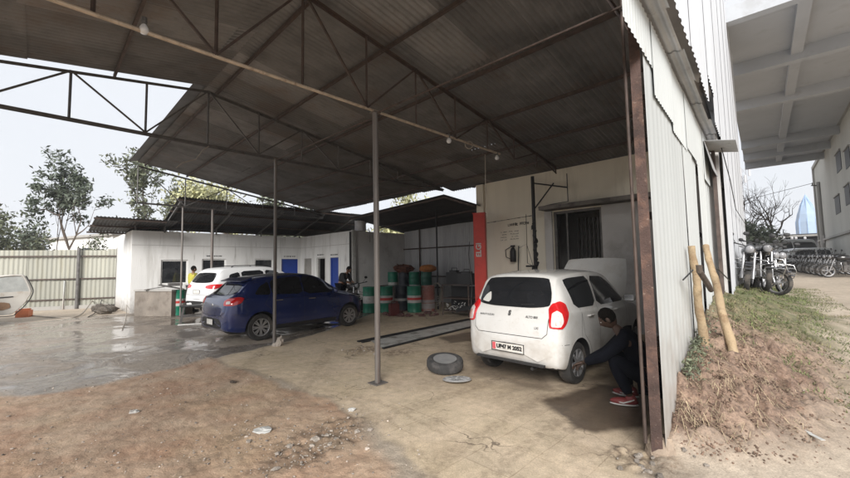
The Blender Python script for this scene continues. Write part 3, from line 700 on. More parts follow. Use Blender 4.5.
# canopy over the back area (gabled)
cn = ROOT('back_canopy', 'dark low gabled tin canopy over the drums and workbench', 'canopy', tuple(S(8.5, -1)))
mb = MB()
def slope_sheets(mb, u0, u1, va, za, vb, zb, m=.82):
    u = u0; k = 0
    while u < u1-.02:
        mb.tone = rg.uniform(.7, 1.1); dz = -.16*(u-u0); P = S(u, va, za+.01*(k % 2)+dz); mb.corr(P, DU*min(.84, u1-u)+V3((0, 0, -.13)), S(u, vb, zb)-S(u, va, za)+V3((0, 0, rg.uniform(-.04, .04))), (0, 0, 1), .078, .011, 2); u += .8; k += 1
slope_sheets(mb, 6.9, 10.6, -.1, 3.86, -5.6, 3.66); slope_sheets(mb, 6.9, 10.6, -.1, 3.86, 1.2, 3.4)
mb.build('roof_sheets', roofd, cn, 50)
for u in (6.95, 8.6, 10.2):
    dz = -.16*(u-6.9); mb = MB(); mb.beam(S(u, -5.5, 3.58+dz), S(u, -.1, 3.78+dz), .05, .06); mb.beam(S(u, -.1, 3.78+dz), S(u, 1.1, 3.34+dz), .05, .06); mb.build('rafter', steel_b, cn)
# ------------------------------------------------------------------ service building (L shape)
sb = ROOT('service_building', 'low whitewashed L-shaped block with dark windows and blue door', 'building', tuple(S(4, -10)))
VA = -9.8; UBk = 7.0; ZT = 3.1
print('bld windows')
def holes_wall(mb, P, dirv, L_, z0, z1, hs, th, nrm):      # wall along dirv with holes (a, b, zlo, zhi)
    hs = sorted(hs); x = 0
    for a, b, zl, zh in hs:
        mb.boxf(P+dirv*x+V3((0, 0, z0)), dirv*(a-x), nrm*th, V3((0, 0, z1-z0)))
        if zl > z0+.01: mb.boxf(P+dirv*a+V3((0, 0, z0)), dirv*(b-a), nrm*th, V3((0, 0, zl-z0)))
        mb.boxf(P+dirv*a+V3((0, 0, zh)), dirv*(b-a), nrm*th, V3((0, 0, z1-zh)))
        x = b
    mb.boxf(P+dirv*x+V3((0, 0, z0)), dirv*(L_-x), nrm*th, V3((0, 0, z1-z0)))
u_s = .24
def hA(px0, px1, y0, y1):
    a = (onv(px0, 265, VA)-A1).dot(DU)-u_s; b = (onv(px1, 265, VA)-A1).dot(DU)-u_s
    xm = (px0+px1)/2; return [a, b, onv(xm, y1, VA).z, onv(xm, y0, VA).z]
HA = [hA(161, 188, 260, 284), hA(202, 226, 259, 281), hA(255, 273, 259, 279), hA(281.5, 298, 259, 276)]
print(HA)
mb = MB(); holes_wall(mb, S(u_s, VA), DU, UBk-u_s, -.05, ZT, HA, .2, -DV)
mb.boxf(S(u_s, VA-.2, -.05), DU*.2, -DV*5, V3((0, 0, ZT+.05)))
mb.build('wall', plaster, sb)
def hB(px0, px1, y0, zlo=0.0):
    a = (onu(px0, 265, UBk)-A1).dot(DV)-VA; b = (onu(px1, 265, UBk)-A1).dot(DV)-VA
    return [a, b, zlo, onu((px0+px1)/2, y0, UBk).z]
HB = [hB(304, 311.5, 258.5), hB(316.5, 325, 257.5), hB(330, 338.5, 257.5)]
print(HB)
mb = MB(); holes_wall(mb, S(UBk, VA), DV, 4.4, -.05, ZT, HB, .2, DU); mb.build('wall', plaster, sb)
mb = MB(); mb.boxf(S(UBk+.2, -5.6, -.05), DU*3.2, DV*.2, V3((0, 0, ZT+.05))); sw = mb.build('wall', M('side_plaster', (.68, .67, .66), .85, 0, .1, 1.0, [(1.4, .55, .4, (.3, .29, .28))], .2, 30), sb)
mb = MB(); mb.boxf(S(u_s, VA-5, ZT-.15), DU*(UBk-u_s+.2), DV*4.79, V3((0, 0, .12))); mb.boxf(S(UBk+.2, VA-.3, ZT-.15), DU*3.2, DV*4.3, V3((0, 0, .12))); mb.build('roof_slab', conc, sb)
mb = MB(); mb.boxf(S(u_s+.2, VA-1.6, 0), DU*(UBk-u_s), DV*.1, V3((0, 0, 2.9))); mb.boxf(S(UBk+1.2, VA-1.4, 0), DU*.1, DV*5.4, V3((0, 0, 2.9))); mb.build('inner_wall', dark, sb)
def wframe(a, b, zl, zh, P, dv, nr, m, nm, leafm=None):
    mb = MB(); q = .05
    for x0, x1, z0, z1 in ((a, a+q, zl, zh), (b-q, b, zl, zh), (a+q, b-q, zh-q, zh)) + (((a+q, b-q, zl, zl+q),) if zl > .1 else ()):
        mb.boxf(P+dv*x0+nr*.04+V3((0, 0, z0)), dv*(x1-x0), nr*.08, V3((0, 0, z1-z0)))
    o = mb.build(nm, m, sb)
    mb = MB(); mb.boxf(P+dv*(a+q)+nr*.07+V3((0, 0, zl+(q if zl > .1 else 0))), dv*(b-a-2*q), nr*.03, V3((0, 0, zh-zl-q*(2 if zl > .1 else 1))))
    if leafm:
        c = mb.build('leaf' if nm == 'door' else 'pane', leafm, sb); c.parent = o
    return o
nrA = -DV
for h, lm in zip(HA, (glass, glass, glass, blue_dr)): wframe(*h, S(u_s, VA), DU, nrA, plaster if lm is glass else blue_dr, 'window', lm)
for h, lm in zip(HB, (grey_dr, None, blue_dr)): wframe(*h, S(UBk, VA), DV, DU, white_b if lm is None else lm, 'door', lm)
mb = MB(); mb.beam(S(u_s, VA+.008, ZT-.55), S(UBk, VA+.008, ZT-.55), .01, .02); mb.beam(S(UBk-.008, VA, ZT-.55), S(UBk-.008, -5.45, ZT-.55), .01, .02); mb.build('conduit', greywall, sb)
mb = MB()   # tiny plates over the doors with writing too small to read
for h, P, dv, nr in ((HA[1], S(u_s, VA), DU, DV), (HA[3], S(u_s, VA), DU, DV), (HB[1], S(UBk, VA), DV, -DU), (HB[2], S(UBk, VA), DV, -DU)):
    m_ = (h[0]+h[1])/2
    for i in range(9): mb.boxf(P+dv*(m_-.3+i*.07)+nr*.002+V3((0, 0, h[3]+.1)), dv*rg.uniform(.02, .05), nr*.006, V3((0, 0, .05)))
mb.build('door_lettering', darkc, sb)
mb = MB(); mb.tube([S(UBk-.1, -5.35, 0), S(UBk-.1, -5.35, 3.05)], .04, 8); mb.build('downpipe', black, sb)
mb = MB(); q = S(UBk-.02, -5.4); mb.boxf(q+V3((0, 0, 0)), DV*.12, DU*.14, V3((0, 0, 3.12))); mb.build('corner_pillar', white_b, sb)
# water tank on the roof corner
q = onu(360.5, 229, 7.6); q.z = ZT+.02
wt = ROOT('water_tank', 'small white cylindrical water tank on roof corner', 'tank', tuple(q))
mb = MB(); mb.lathe([(.0, 0), (.24, 0), (.25, .05), (.24, .3), (.25, .32), (.24, .5), (.18, .6), (.08, .64), (0, .64)][1:], 18, Matrix.Translation(q)); mb.build('tank_body', M('tank_white', (.5, .5, .52), .5), wt, 40)
mb = MB(); mb.lathe([(.09, .64), (.09, .68), (0, .69)], 12, Matrix.Translation(q)); mb.build('lid', grey_dr, wt)
mb = MB(); mb.tube([q+V3((.26, 0, .05)), q+V3((.4, -.05, .02)), q+V3((.42, -.1, -.5))], .02, 6); mb.build('outlet_pipe', grey_dr, wt)
# canopies in front of it
c1 = ROOT('verandah_canopy', 'long dark corrugated canopy hung over the front of the white block', 'canopy', tuple(S(4, -9)))
mb = MB(); u = 1.2; k = 0
while u < 9.3:
    mb.tone = rg.uniform(.8, 1.5); P = S(u, -7.45, 4.16+.01*(k % 2)); mb.corr(P, DU*.84, S(u, -10.6, 3.22)-S(u, -7.45, 4.16), (0, 0, 1), .1, .012, 2); u += .8; k += 1
mb.build('roof_sheets', roofd, c1, 50)
for v, z in ((-7.6, 4.07), (-8.6, 3.77), (-9.6, 3.47), (-10.4, 3.23)):
    mb = MB(); mb.beam(S(1.15, v, z), S(9.9, v, z), .05, .06); mb.build('purlin', steel_b, c1)
for u in (1.25, 3.1, 5.0, 6.9, 8.6):
    mb = MB(); mb.beam(S(u, -7.4, 3.98), S(u, -10.5, 3.08), .05, .06); mb.tube([S(u, -9.75, 3.05), S(u, -9.75, 3.35)], .03, 6); mb.build('rafter', steel_g, c1)
c2 = ROOT('side_canopy', 'small dark tin canopy jutting left past the end of the white block', 'canopy', tuple(S(-1, -9)))
mb = MB(); u = -.9
while u < 1.0:
    mb.tone = rg.uniform(.7, 1.1); mb.corr(S(u, -8.6, 3.42), DU*.84, S(u, -11.4, 3.12)-S(u, -8.6, 3.42), (0, 0, 1), .1, .012, 2); u += .78
mb.build('roof_sheets', roofd, c2, 50)
for v, z in ((-8.7, 3.36), (-10.0, 3.22), (-11.3, 3.08)):
    mb = MB(); mb.beam(S(-.95, v, z), S(1.1, v, z), .05, .06); mb.build('purlin', steel_b, c2)
mb = MB(); mb.tube([S(.35, -9.9, 2.9), S(.35, -9.9, 3.35)], .035, 6); mb.tube([S(.35, -11.2, 2.9), S(.35, -11.2, 3.1)], .035, 6); mb.build('bracket_post', steel_g, c2)
# ------------------------------------------------------------------ fence
fp0 = V3((-21.5, 13.6, 0)); fp1 = V3((-13.7, 17.0, 0)); fd = (fp1-fp0).normalized(); fnn = V3((fd.y, -fd.x, 0)); FL = (fp1-fp0).length
fn = ROOT('tin_fence', 'weathered cream corrugated tin fence along the left of the yard', 'fence', tuple((fp0+fp1)/2))
x = 0; k = 0
while x < FL-.1:
    wd = min(.9, FL-x); mb = MB(); mb.tone = rg.uniform(.85, 1.12)
    mb.corr(fp0+fd*x+fnn*(.01*(k % 2))+V3((0, 0, .95)), fd*(wd+.02), V3((0, 0, 1.58+rg.uniform(-.03, .03))), fnn, .15, .012, 2, 0, True)
    mb.tone *= .86; mb.corr(fp0+fd*x+fnn*(.04+.01*(k % 2))+V3((0, 0, .12)), fd*(wd+.02), V3((0, 0, 1.1+rg.uniform(-.03, .02))), fnn, .15, .012, 2, 0, True)
    mb.build('fence_sheet', fence_tin, fn, 50); x += .9; k += 1
for z in (.42, 1.28, 2.25):
    mb = MB(); mb.beam(fp0+fnn*.08+V3((0, 0, z)), fp1+fnn*.08+V3((0, 0, z)), .04, .05); mb.build('rail', steel_b, fn)
px_ = [ONP(p, 280, fp0, fnn) for p in (-40, 79)]
for q in px_+[fp1]:
    mb = MB(); q = V3((q.x, q.y, 0))+fnn*.13; mb.tube([q, q+V3((0, 0, 2.6))], .06, 8); mb.build('post', steel_g, fn)
mb = MB(); q = ONP(65, 300, fp0, fnn); q.z = 0; mb.beam(q+fnn*.14, q+fnn*.1+V3((0, 0, 1.2)), .06, .03); mb.build('brace', cream_tin, fn)
mb = MB(); mb.boxf(fp0-fd*.5+fnn*.12+V3((0, 0, -.05)), fd*(FL+.3), fnn*-.2, V3((0, 0, .2))); mb.build('plinth', conc, fn)
# ------------------------------------------------------------------ cars
def pchip(pts):
    x = [p[0] for p in pts]; y = [p[1] for p in pts]; n = len(x)
    h = [x[i+1]-x[i] for i in range(n-1)]; dl = [(y[i+1]-y[i])/h[i] for i in range(n-1)]
    d = [0]*n; d[0] = dl[0]; d[-1] = dl[-1]
    for i in range(1, n-1):
        if dl[i-1]*dl[i] > 0:
            w1 = 2*h[i]+h[i-1]; w2 = h[i]+2*h[i-1]; d[i] = (w1+w2)/(w1/dl[i-1]+w2/dl[i])
    def f(t):
        if t <= x[0]: return y[0]
        if t >= x[-1]: return y[-1]
        i = 0
        while t > x[i+1]: i += 1
        s = (t-x[i])/h[i]; s2 = s*s; s3 = s2*s
        return (2*s3-3*s2+1)*y[i]+(s3-2*s2+s)*h[i]*d[i]+(-2*s3+3*s2)*y[i+1]+(s3-s2)*h[i]*d[i+1]
    return f
def crom(P, sub):
    out = []; n = len(P)
    for i in range(n-1):
        p0 = P[max(i-1, 0)]; p1 = P[i]; p2 = P[i+1]; p3 = P[min(i+2, n-1)]
        for k in range(sub):
            t = k/sub
            out.append(tuple(.5*((2*b)+(-a+c)*t+(2*a-5*b+4*c-d)*t*t+(-a+3*b-3*c+d)*t**3) for a, b, c, d in zip(p0, p1, p2, p3)))
    out.append(tuple(P[-1])); return out
def chaikin(P, it=2, closed=True):
    for c_ in ((.14, .28) if it else ())[:it]:
        Q = []; n = len(P)
        for i in range(n if closed else n-1):
            a = P[i]; b = P[(i+1) % n]
            Q.append((a[0]*(1-c_)+b[0]*c_, a[1]*(1-c_)+b[1]*c_)); Q.append((a[0]*c_+b[0]*(1-c_), a[1]*c_+b[1]*(1-c_)))
        if not closed: Q = [P[0]]+Q+[P[-1]]
        P = Q
    return P
class Car:
    def __init__(s, root, sp):
        s.root = root; s.sp = sp; Ln = sp['L']
        f = {k: pchip(sp[k]) for k in ('top', 'belt', 'bot', 'wm', 'wr')}
        xs = sorted(set([0, .012, .03, .055, .085, .12, .16, .2, .25, .3, .36, .42, .5]+[.5+.075*i for i in range(int((Ln-.9)/.075))]+[Ln-q for q in (0, .012, .03, .06, .1, .15, .2, .27, .34)]))
        xs = [x for x in xs if 0 <= x <= Ln]
        rings = []
        for x in xs:
            zt, zb, zl, wm, wr = f['top'](x), f['belt'](x), f['bot'](x), f['wm'](x), f['wr'](x)
            zb = min(zb, zt-.05); hh = zt-zb; wb = wm-.035
            wr = min(wr, wb-.02)
            c1 = min(.07, .4*hh)
            zt2 = zt+sp.get('crown', .012)
            P = [(0, zl), (wm*.55, zl), (wm-.10, zl+.005), (wm-.03, zl+.06), (wm-.006, zl+.2), (wm, (zl+zb)*.5), (wm-.004, zb-.16), (wm-.012, zb-.05), (wb, zb),
                 (wb+(wr-wb)*.42+.006, zb+(zt-c1-zb)*.5), (wr+.012, zt-c1), (wr-.04, zt-c1*.22), (wr*.55, zt2-.004), (0, zt2)]
            P = crom(P, 4); rings.append(P+[(-y, z) for y, z in reversed(P[1:-1])])
        r0, r1 = rings[0], rings[-1]; z0 = sum(p[1] for p in r0)/len(r0); z1 = sum(p[1] for p in r1)/len(r1)
        sc_ = lambda r, k, zc: [(y*k, zc+(z-zc)*k) for y, z in r]
        rings = [sc_(r0, .3, z0), sc_(r0, .7, z0)]+rings+[sc_(r1, .7, z1), sc_(r1, .3, z1)]; xs = [-.011, -.008]+xs+[Ln+.006, Ln+.008]
        n = len(rings[0]); vs = [(x, y, z) for x, r in zip(xs, rings) for y, z in r]; fs = []
        for i in range(len(xs)-1):
            for k in range(n): fs.append((i*n+k, (i+1)*n+k, (i+1)*n+(k+1) % n, i*n+(k+1) % n))
        fs += [tuple(range(n)), tuple(reversed([(len(xs)-1)*n+k for k in range(n)]))]
        me = bpy.data.meshes.new('body'); me.from_pydata(vs, [], fs); me.update()
        bm = bmesh.new(); bm.from_mesh(me); bmesh.ops.recalc_face_normals(bm, faces=bm.faces); bm.to_mesh(me)
        s.bvh = BVHTree.FromBMesh(bm); bm.free()
        ob = bpy.data.objects.new('body', me); COL.objects.link(ob)
        rw = sp['rw']; ra = rw+.055
        cut = MB()
        for ax in (sp['rear'], sp['front']):
            for sg in (-1, 1):
                Mx = Matrix.Translation((ax, sg*(sp['W']/2+.1), rw))@Matrix.Rotation(math.pi/2, 4, 'X')
                cut.lathe([(ra, -.42), (ra, .42)], 40, Mx)
        cb = cut.build('cut', [black]); md = ob.modifiers.new('b', 'BOOLEAN'); md.object = cb; md.operation = 'DIFFERENCE'; md.solver = 'EXACT'
        bmq = bmesh.new(); bmq.from_mesh(cb.data); bmesh.ops.recalc_face_normals(bmq, faces=bmq.faces); bmq.to_mesh(cb.data); bmq.free()
        dg = bpy.context.evaluated_depsgraph_get(); m2 = bpy.data.meshes.new_from_object(ob.evaluated_get(dg))
        ob.modifiers.clear(); ob.data = m2; bpy.data.objects.remove(cb)
        m2.materials.clear(); m2.materials.append(sp['paint']); m2.materials.append(black)
        for p in m2.polygons:
            c = p.center; inn = False
            for ax in (sp['rear'], sp['front']):
                dd = math.hypot(c.x-ax, c.z-rw)
                if dd < ra+.004 and abs(c.y) < sp['W']/2-.002 and (dd > ra-.02 or abs(p.normal.y) > .9) and abs(c.y) > sp['W']/2-.34: inn = True
            p.material_index = 1 if inn or (c.z < f['bot'](c.x)+.02 and p.normal.z < -.7) else 0
            p.use_smooth = True
        m2.set_sharp_from_angle(angle=R(38)); m2.name = 'body'
        ob.parent = root; ob.name = 'body'; s.body = ob
        s.F = f
    def patch(s, poly, O, U, Vv, Dr, name, mat, off=.004, res=.05, parent=None, rnd_=2, skirt=.01, mir=False, mb=None):
        O = V3(O); U = V3(U); Vv = V3(Vv); Dr = V3(Dr).normalized()
        if rnd_: poly = chaikin(poly, rnd_)
        bd = []
        for i, a in enumerate(poly):
            b = poly[(i+1) % len(poly)]; n = max(1, int(math.dist(a, b)/res))
            for k in range(n): bd.append((a[0]+(b[0]-a[0])*k/n, a[1]+(b[1]-a[1])*k/n))
        nb = len(bd); pts = list(bd)
        x0 = min(p[0] for p in bd); x1 = max(p[0] for p in bd); y0 = min(p[1] for p in bd); y1 = max(p[1] for p in bd)
        def ins(q):
            c = False
            for i in range(nb):
                a = bd[i]; b = bd[(i+1) % nb]
                if (a[1] > q[1]) != (b[1] > q[1]) and q[0] < (b[0]-a[0])*(q[1]-a[1])/(b[1]-a[1])+a[0]: c = not c
            return c and min(math.dist(q, p) for p in bd) > res*.5
        x = x0+res/2
        while x < x1:
            y = y0+res/2
            while y < y1:
                if ins((x, y)): pts.append((x, y))
                y += res
            x += res
        r = delaunay_2d_cdt([V3(p).to_2d() if len(p) > 2 else __import__('mathutils').Vector(p) for p in pts], [], [list(range(nb))], 1, 1e-6)
        own = mb is None; mb = mb or MB()
        for sg in ((1, -1) if mir else (1,)):
            if own and sg < 0: mb.build(name, mat, parent or s.root, 40, world=False); mb = MB()
            Wt = V3((1, sg, 1)); vs = []
            for p in r[0]:
                q = O+U*p[0]+Vv*p[1]; hit = s.bvh.ray_cast(q-Dr*3, Dr)
                if hit[0] is None:
                    hn = s.bvh.find_nearest(q); hit = hn
                nn = hit[1]
                if nn.dot(Dr) > 0: nn = -nn
                z = hit[0]+nn*off; vs.append(V3((z.x*Wt.x, z.y*Wt.y, z.z)))
            fs = [tuple(f) if sg > 0 else tuple(reversed(f)) for f in r[2]]
            if skirt:
                ed = {}
                for f in fs:
                    for i in range(len(f)):
                        e = (f[i], f[(i+1) % len(f)]); ed[e] = 1
                bnd = [e for e in ed if (e[1], e[0]) not in ed]; base = len(vs); mp = {}
                DD = V3((Dr.x, Dr.y*sg, Dr.z))
                for e in bnd:
                    for i in e:
                        if i not in mp: mp[i] = len(vs); vs.append(vs[i]+DD*(skirt+off))
                fs += [(e[1], e[0], mp[e[0]], mp[e[1]]) for e in bnd]
            mb.add(vs, fs)
        if not own: return mb
        return mb.build(name, mat, parent or s.root, 40, world=False)
    def seam(s, line, O, U, Vv, Dr, mb, w=.006, off=.0015, mir=True):
        O = V3(O); U = V3(U); Vv = V3(Vv); Dr = V3(Dr).normalized(); pts = []
        for a, b in zip(line, line[1:]):
            n = max(1, int(math.dist(a, b)/.04))
            for k in range(n): pts.append((a[0]+(b[0]-a[0])*k/n, a[1]+(b[1]-a[1])*k/n))
        pts.append(line[-1])
        for sg in ((1, -1) if mir else (1,)):
            L_ = []; 
            for i, p in enumerate(pts):
                a = pts[max(i-1, 0)]; b = pts[min(i+1, len(pts)-1)]; dx, dy = b[0]-a[0], b[1]-a[1]; l = math.hypot(dx, dy) or 1
                nx, ny = -dy/l*w/2, dx/l*w/2; row = []
                for q in ((p[0]-nx, p[1]-ny), (p[0]+nx, p[1]+ny)):
                    c = O+U*q[0]+Vv*q[1]; h = s.bvh.ray_cast(c-Dr*3, Dr)
                    if h[0] is None: h = s.bvh.find_nearest(c)
                    nn = h[1] if h[1].dot(Dr) < 0 else -h[1]; z = h[0]+nn*off; row.append(V3((z.x, z.y*sg, z.z)))
                L_.append(row)
            mb.add([q for r_ in L_ for q in r_], [(2*i, 2*i+1, 2*i+3, 2*i+2) for i in range(len(L_)-1)])
    SIDE = dict(O=(0, 0, 0), U=(1, 0, 0), Vv=(0, 0, 1), Dr=(0, -1, 0))
    REAR = dict(O=(0, 0, 0), U=(0, 1, 0), Vv=(0, 0, 1), Dr=(1, 0, 0))
    FRONT = dict(O=(0, 0, 0), U=(0, 1, 0), Vv=(0, 0, 1), Dr=(-1, 0, 0))
    def wheels(s, spokes=8, two=False, skip=()):
        sp = s.sp; r = sp['rw']; w_ = sp.get('tw', .17)
        proto = None
        for ax in ('rear', 'front'):
            for sg in (-1, 1):
                y = sg*(sp['W']/2-w_/2-.025)
                Mx = Matrix.Rotation(-sg*math.pi/2, 4, 'X')
                t = MB(); hw = w_/2
                t.lathe([(r*.64, -hw*.9), (r*.78, -hw), (r*.93, -hw*.96), (r*.985, -hw*.7), (r, -hw*.3), (r, hw*.3), (r*.985, hw*.7), (r*.93, hw*.96), (r*.78, hw), (r*.64, hw*.9), (r*.64, 0)], 36, Mx, True)
                wo = t.build('wheel', tyre, s.root, 40, world=False); wo.location = (sp[ax], y, r)
                m = MB(); m.lathe([(r*.64, hw*.8), (r*.66, hw*.93), (r*.6, hw*.86), (r*.58, hw*.3), (r*.58, -hw*.8)], 36, Mx, False, False)
                m.lathe([(r*.15, hw*.75), (r*.13, hw*.86), (0, hw*.88)], 16, Mx)
                for k in range(spokes):
                    a = 2*math.pi*k/spokes
                    for q in ((-.13, .13) if two else (0,)):
                        p0 = Mx@V3((r*.1*math.cos(a), r*.1*math.sin(a), hw*.78)); p1 = Mx@V3((r*.6*math.cos(a+q), r*.6*math.sin(a+q), hw*.84))
                        m.beam(p0, p1, r*(.085 if two else .12), .02, (0, 1, 0))
                ro = m.build('rim', alloy, wo, 40, world=False)
                b = MB(); b.lathe([(r*.58, hw*.15), (r*.2, hw*.2), (0, hw*.2)], 24, Mx, False, False); bo = b.build('brake_disc', dark, wo, 40, world=False)
def plate(car, s, z, wd, hgt, x, mat_bg, blue=True, ang=-8, txt=True):
    mb = MB(); mb.box((x, 0, z), (.006, wd, hgt)); o = mb.build('number_plate', mat_bg, car.root, world=False); o.rotation_euler = (0, 0, 0)
    if txt:
        t = MB(); put_text(t, s, hgt*.62, (x-.006, -.025, z), (0, -1, 0), (0, 0, 1), .004); q = t.build('plate_characters', black, o, world=False)
        q.scale = (1, 1, 1)
    f = MB()
    for c, d in (((x-.004, 0, z+hgt/2), (.008, wd+.012, .008)), ((x-.004, 0, z-hgt/2), (.008, wd+.012, .008)), ((x-.004, wd/2, z), (.008, .008, hgt)), ((x-.004, -wd/2, z), (.008, .008, hgt))): f.box(c, d)
    f.build('plate_frame', blackp, o, world=False)
    if blue:
        b = MB(); b.box((x-.004, wd/2-.035, z), (.006, .05, hgt*.8)); b.build('plate_band', M('plate_red', (.6, .1, .12), .5), o, world=False)
    return o
# --- white hatchback (rear towards the camera, bonnet up)
HATCH = dict(L=3.43, W=1.49, rw=.275, rear=.55, front=2.91, paint=paint_w, crown=.022,
    top=[(0, .60), (.012, .70), (.03, .79), (.06, .89), (.10, .965), (.14, 1.02), (.2, 1.15), (.26, 1.285), (.31, 1.375), (.36, 1.415), (.5, 1.44), (1.2, 1.475), (1.7, 1.46), (2.0, 1.40), (2.25, 1.26), (2.62, 1.0), (2.75, .965), (3.1, .88), (3.3, .78), (3.4, .64), (3.43, .55)],
    belt=[(0, .5), (.06, .80), (.14, .95), (.3, .99), (1.2, .95), (2.3, .90), (2.8, .87), (3.3, .7), (3.43, .5)],
    bot=[(0, .42), (.012, .36), (.03, .31), (.07, .26), (.3, .22), (3.1, .2), (3.35, .22), (3.43, .28)],
    wm=[(0, .44), (.012, .56), (.03, .64), (.07, .70), (.14, .738), (.3, .752), (.6, .755), (2.9, .745), (3.2, .69), (3.36, .58), (3.43, .45)],
    wr=[(0, .5), (.06, .62), (.14, .63), (.25, .585), (.4, .56), (1.2, .575), (2.0, .56), (2.6, .62), (3.3, .55), (3.43, .35)])
wc = G(574, 383)                       # right rear wheel on the floor
th_a = R(45.5)                         # heading, clockwise from +Y
hd = V3((math.sin(th_a), math.cos(th_a), 0)); lf_ = V3((-hd.y, hd.x, 0))
org = wc-hd*.55+lf_*(1.49/2-.1)
car1 = ROOT('white_hatchback', 'white small hatchback with raised bonnet parked inside the garage bay', 'car', tuple(org), math.atan2(hd.y, hd.x))
c1_ = Car(car1, HATCH)
c1_.wheels(8)
S_ = Car.SIDE; Rr = Car.REAR
c1_.patch([(-.565, 1.03), (-.55, 1.20), (-.48, 1.385), (-.2, 1.40), (.2, 1.40), (.48, 1.385), (.55, 1.20), (.565, 1.03), (.3, 1.0), (-.3, 1.0)], **Rr, name='rear_window', mat=glass_l, off=.010, rnd_=2)
c1_.patch([(.52, .99), (.46, 1.36), (.62, 1.385), (1.2, 1.40), (1.2, .975)], **S_, name='quarter_glass', mat=glass_l, mir=True, rnd_=1)
c1_.patch([(1.27, .97), (1.27, 1.395), (1.75, 1.375), (2.05, 1.25), (2.38, .985), (2.3, .955)], **S_, name='front_door_glass', mat=glass_l, mir=True, rnd_=1)
c1_.patch([(-.55, 1.03), (-.50, 1.36), (.50, 1.36), (.55, 1.03)], **Car.FRONT, name='windscreen', mat=glass_l, off=.005)
dq = V3((1, -1, 0)).normalized(); uq = V3((-1, -1, 0)).normalized()
# tail lights on both rear corners
tl = [(-.125, .775), (-.11, .88), (-.095, 1.0), (-.04, 1.07), (.05, 1.10), (.12, 1.06), (.145, .95), (.10, .84), (.03, .765)]
for sg in (1, -1):
    Oq = (0.10, sg*.70, 0); Uq = V3((-1, sg*-.0, 0)) ; 
    Uq = V3((.7, sg*.7, 0)).normalized(); Dq = V3((.75, -sg*.66, 0))
    o = c1_.patch(tl, Oq, Uq, (0, 0, 1), Dq, 'tail_light', red_l, off=.014, res=.03, skirt=.02)
    c1_.patch([(-.10, .79), (-.09, .87), (-.07, .95), (-.01, .985), (.04, .95), (.045, .86), (.01, .79)], Oq, Uq, (0, 0, 1), Dq, 'reverse_lamp', clear_l, off=.0175, res=.03, skirt=.003, parent=o)
    c1_.patch([(-.05, .80), (-.045, .92), (.0, .93), (.01, .82)], Oq, Uq, (0, 0, 1), Dq, 'lamp_bulb', M('lamp_tint', (.4, .22, .18), .2), off=.0195, res=.03, skirt=.002, parent=o)
mb = MB()
c1_.seam([(-.585, 1.0), (-.565, .70), (-.5, .64), (.5, .64), (.565, .70), (.585, 1.0)], **Rr, mb=mb, mir=False, w=.008)
c1_.seam([(.62, .60), (.66, .92), (.60, 1.38)], **S_, mb=mb); c1_.seam([(1.235, .26), (1.235, 1.41)], **S_, mb=mb)
c1_.seam([(.86, .5), (1.0, .27), (2.3, .26), (2.36, .6), (2.4, .95)], **S_, mb=mb); c1_.seam([(.86, .5), (.72, .62), (.66, .92)], **S_, mb=mb)
c1_.seam([(.1, .57), (.25, .56)], **S_, mb=mb)
mb.build('panel_gaps', black, car1, world=False)
mb = MB()
for x in (1.02, 2.02):
    for sg in (1, -1): mb.tube([(x, sg*.745, .86), (x-.03, sg*.772, .865), (x-.15, sg*.772, .865), (x-.18, sg*.745, .86)], .012, 6)
mb.build('door_handles', paint_w, car1, world=False)['kind'] = 'stuff' if False else 'thing'
for sg in (1, -1):
    m = MB(); m.ell((2.22, sg*.86, 1.02), (.055, .1, .07), 12, 8); m.tube([(2.24, sg*.74, .98), (2.23, sg*.82, 1.0)], .02, 6); mo = m.build('wing_mirror', paint_w, car1, 60, world=False)
    m = MB(); m.box((2.172, sg*.865, 1.02), (.012, .14, .09)); m.build('mirror_glass', chrome, mo, world=False)
plate(c1_, 'UP47 M 2052', .47, .50, .115, -.018, M('plate_white', (.62, .6, .56), .5), ang=0)
mb = MB(); mb.tube([(.125, .0, 1.01), (.13, -.1, 1.035), (.135, -.34, 1.05)], .008, 6); mb.build('rear_wiper', blackp, car1, world=False)
mb = MB(); vs, fs = text_mesh('S', .075, .006)
def onrear(mb, s, size, y, z, m=None, bold=.002):
    vs, fs = text_mesh(s, size, bold); out = []
    for v in vs:
        h = c1_.bvh.ray_cast(V3((-2, y-v.x, z+v.y)), V3((1, 0, 0))); out.append(h[0]+V3((-.003, 0, 0)) if h[0] else V3((0, y-v.x, z+v.y)))
    mb.add(out, fs)
onrear(mb, 'S', .085, 0, .92, bold=.006); onrear(mb, 'MARUTI SUZUKI', .034, .37, .88, bold=.001); onrear(mb, 'ALTO 800', .04, -.34, .89, bold=.0015); onrear(mb, 'LXI', .04, -.42, .76, bold=.001)
mb.build('badges', M('badge_chrome', (.22, .22, .22), .3, .6), car1, world=False)
mb = MB(); mb.box((.004, 0, .295), (.05, 1.05, .03)); mb.tube([(.0, -.35, .24), (.25, -.35, .24)], .022, 8); mb.tube([(.02, .35, .24), (.06, .35, .2)], .012, 6); mb.build('rear_underside', blackp, car1, world=False)
mb = MB(); mb.cur = 0
c1_.patch([(.52, 1.06), (.47, 1.14), (.39, 1.2), (.36, 1.08), (.39, 1.04)], **Rr, name='window_sticker', mat=white_b, off=.013, res=.03, skirt=0)
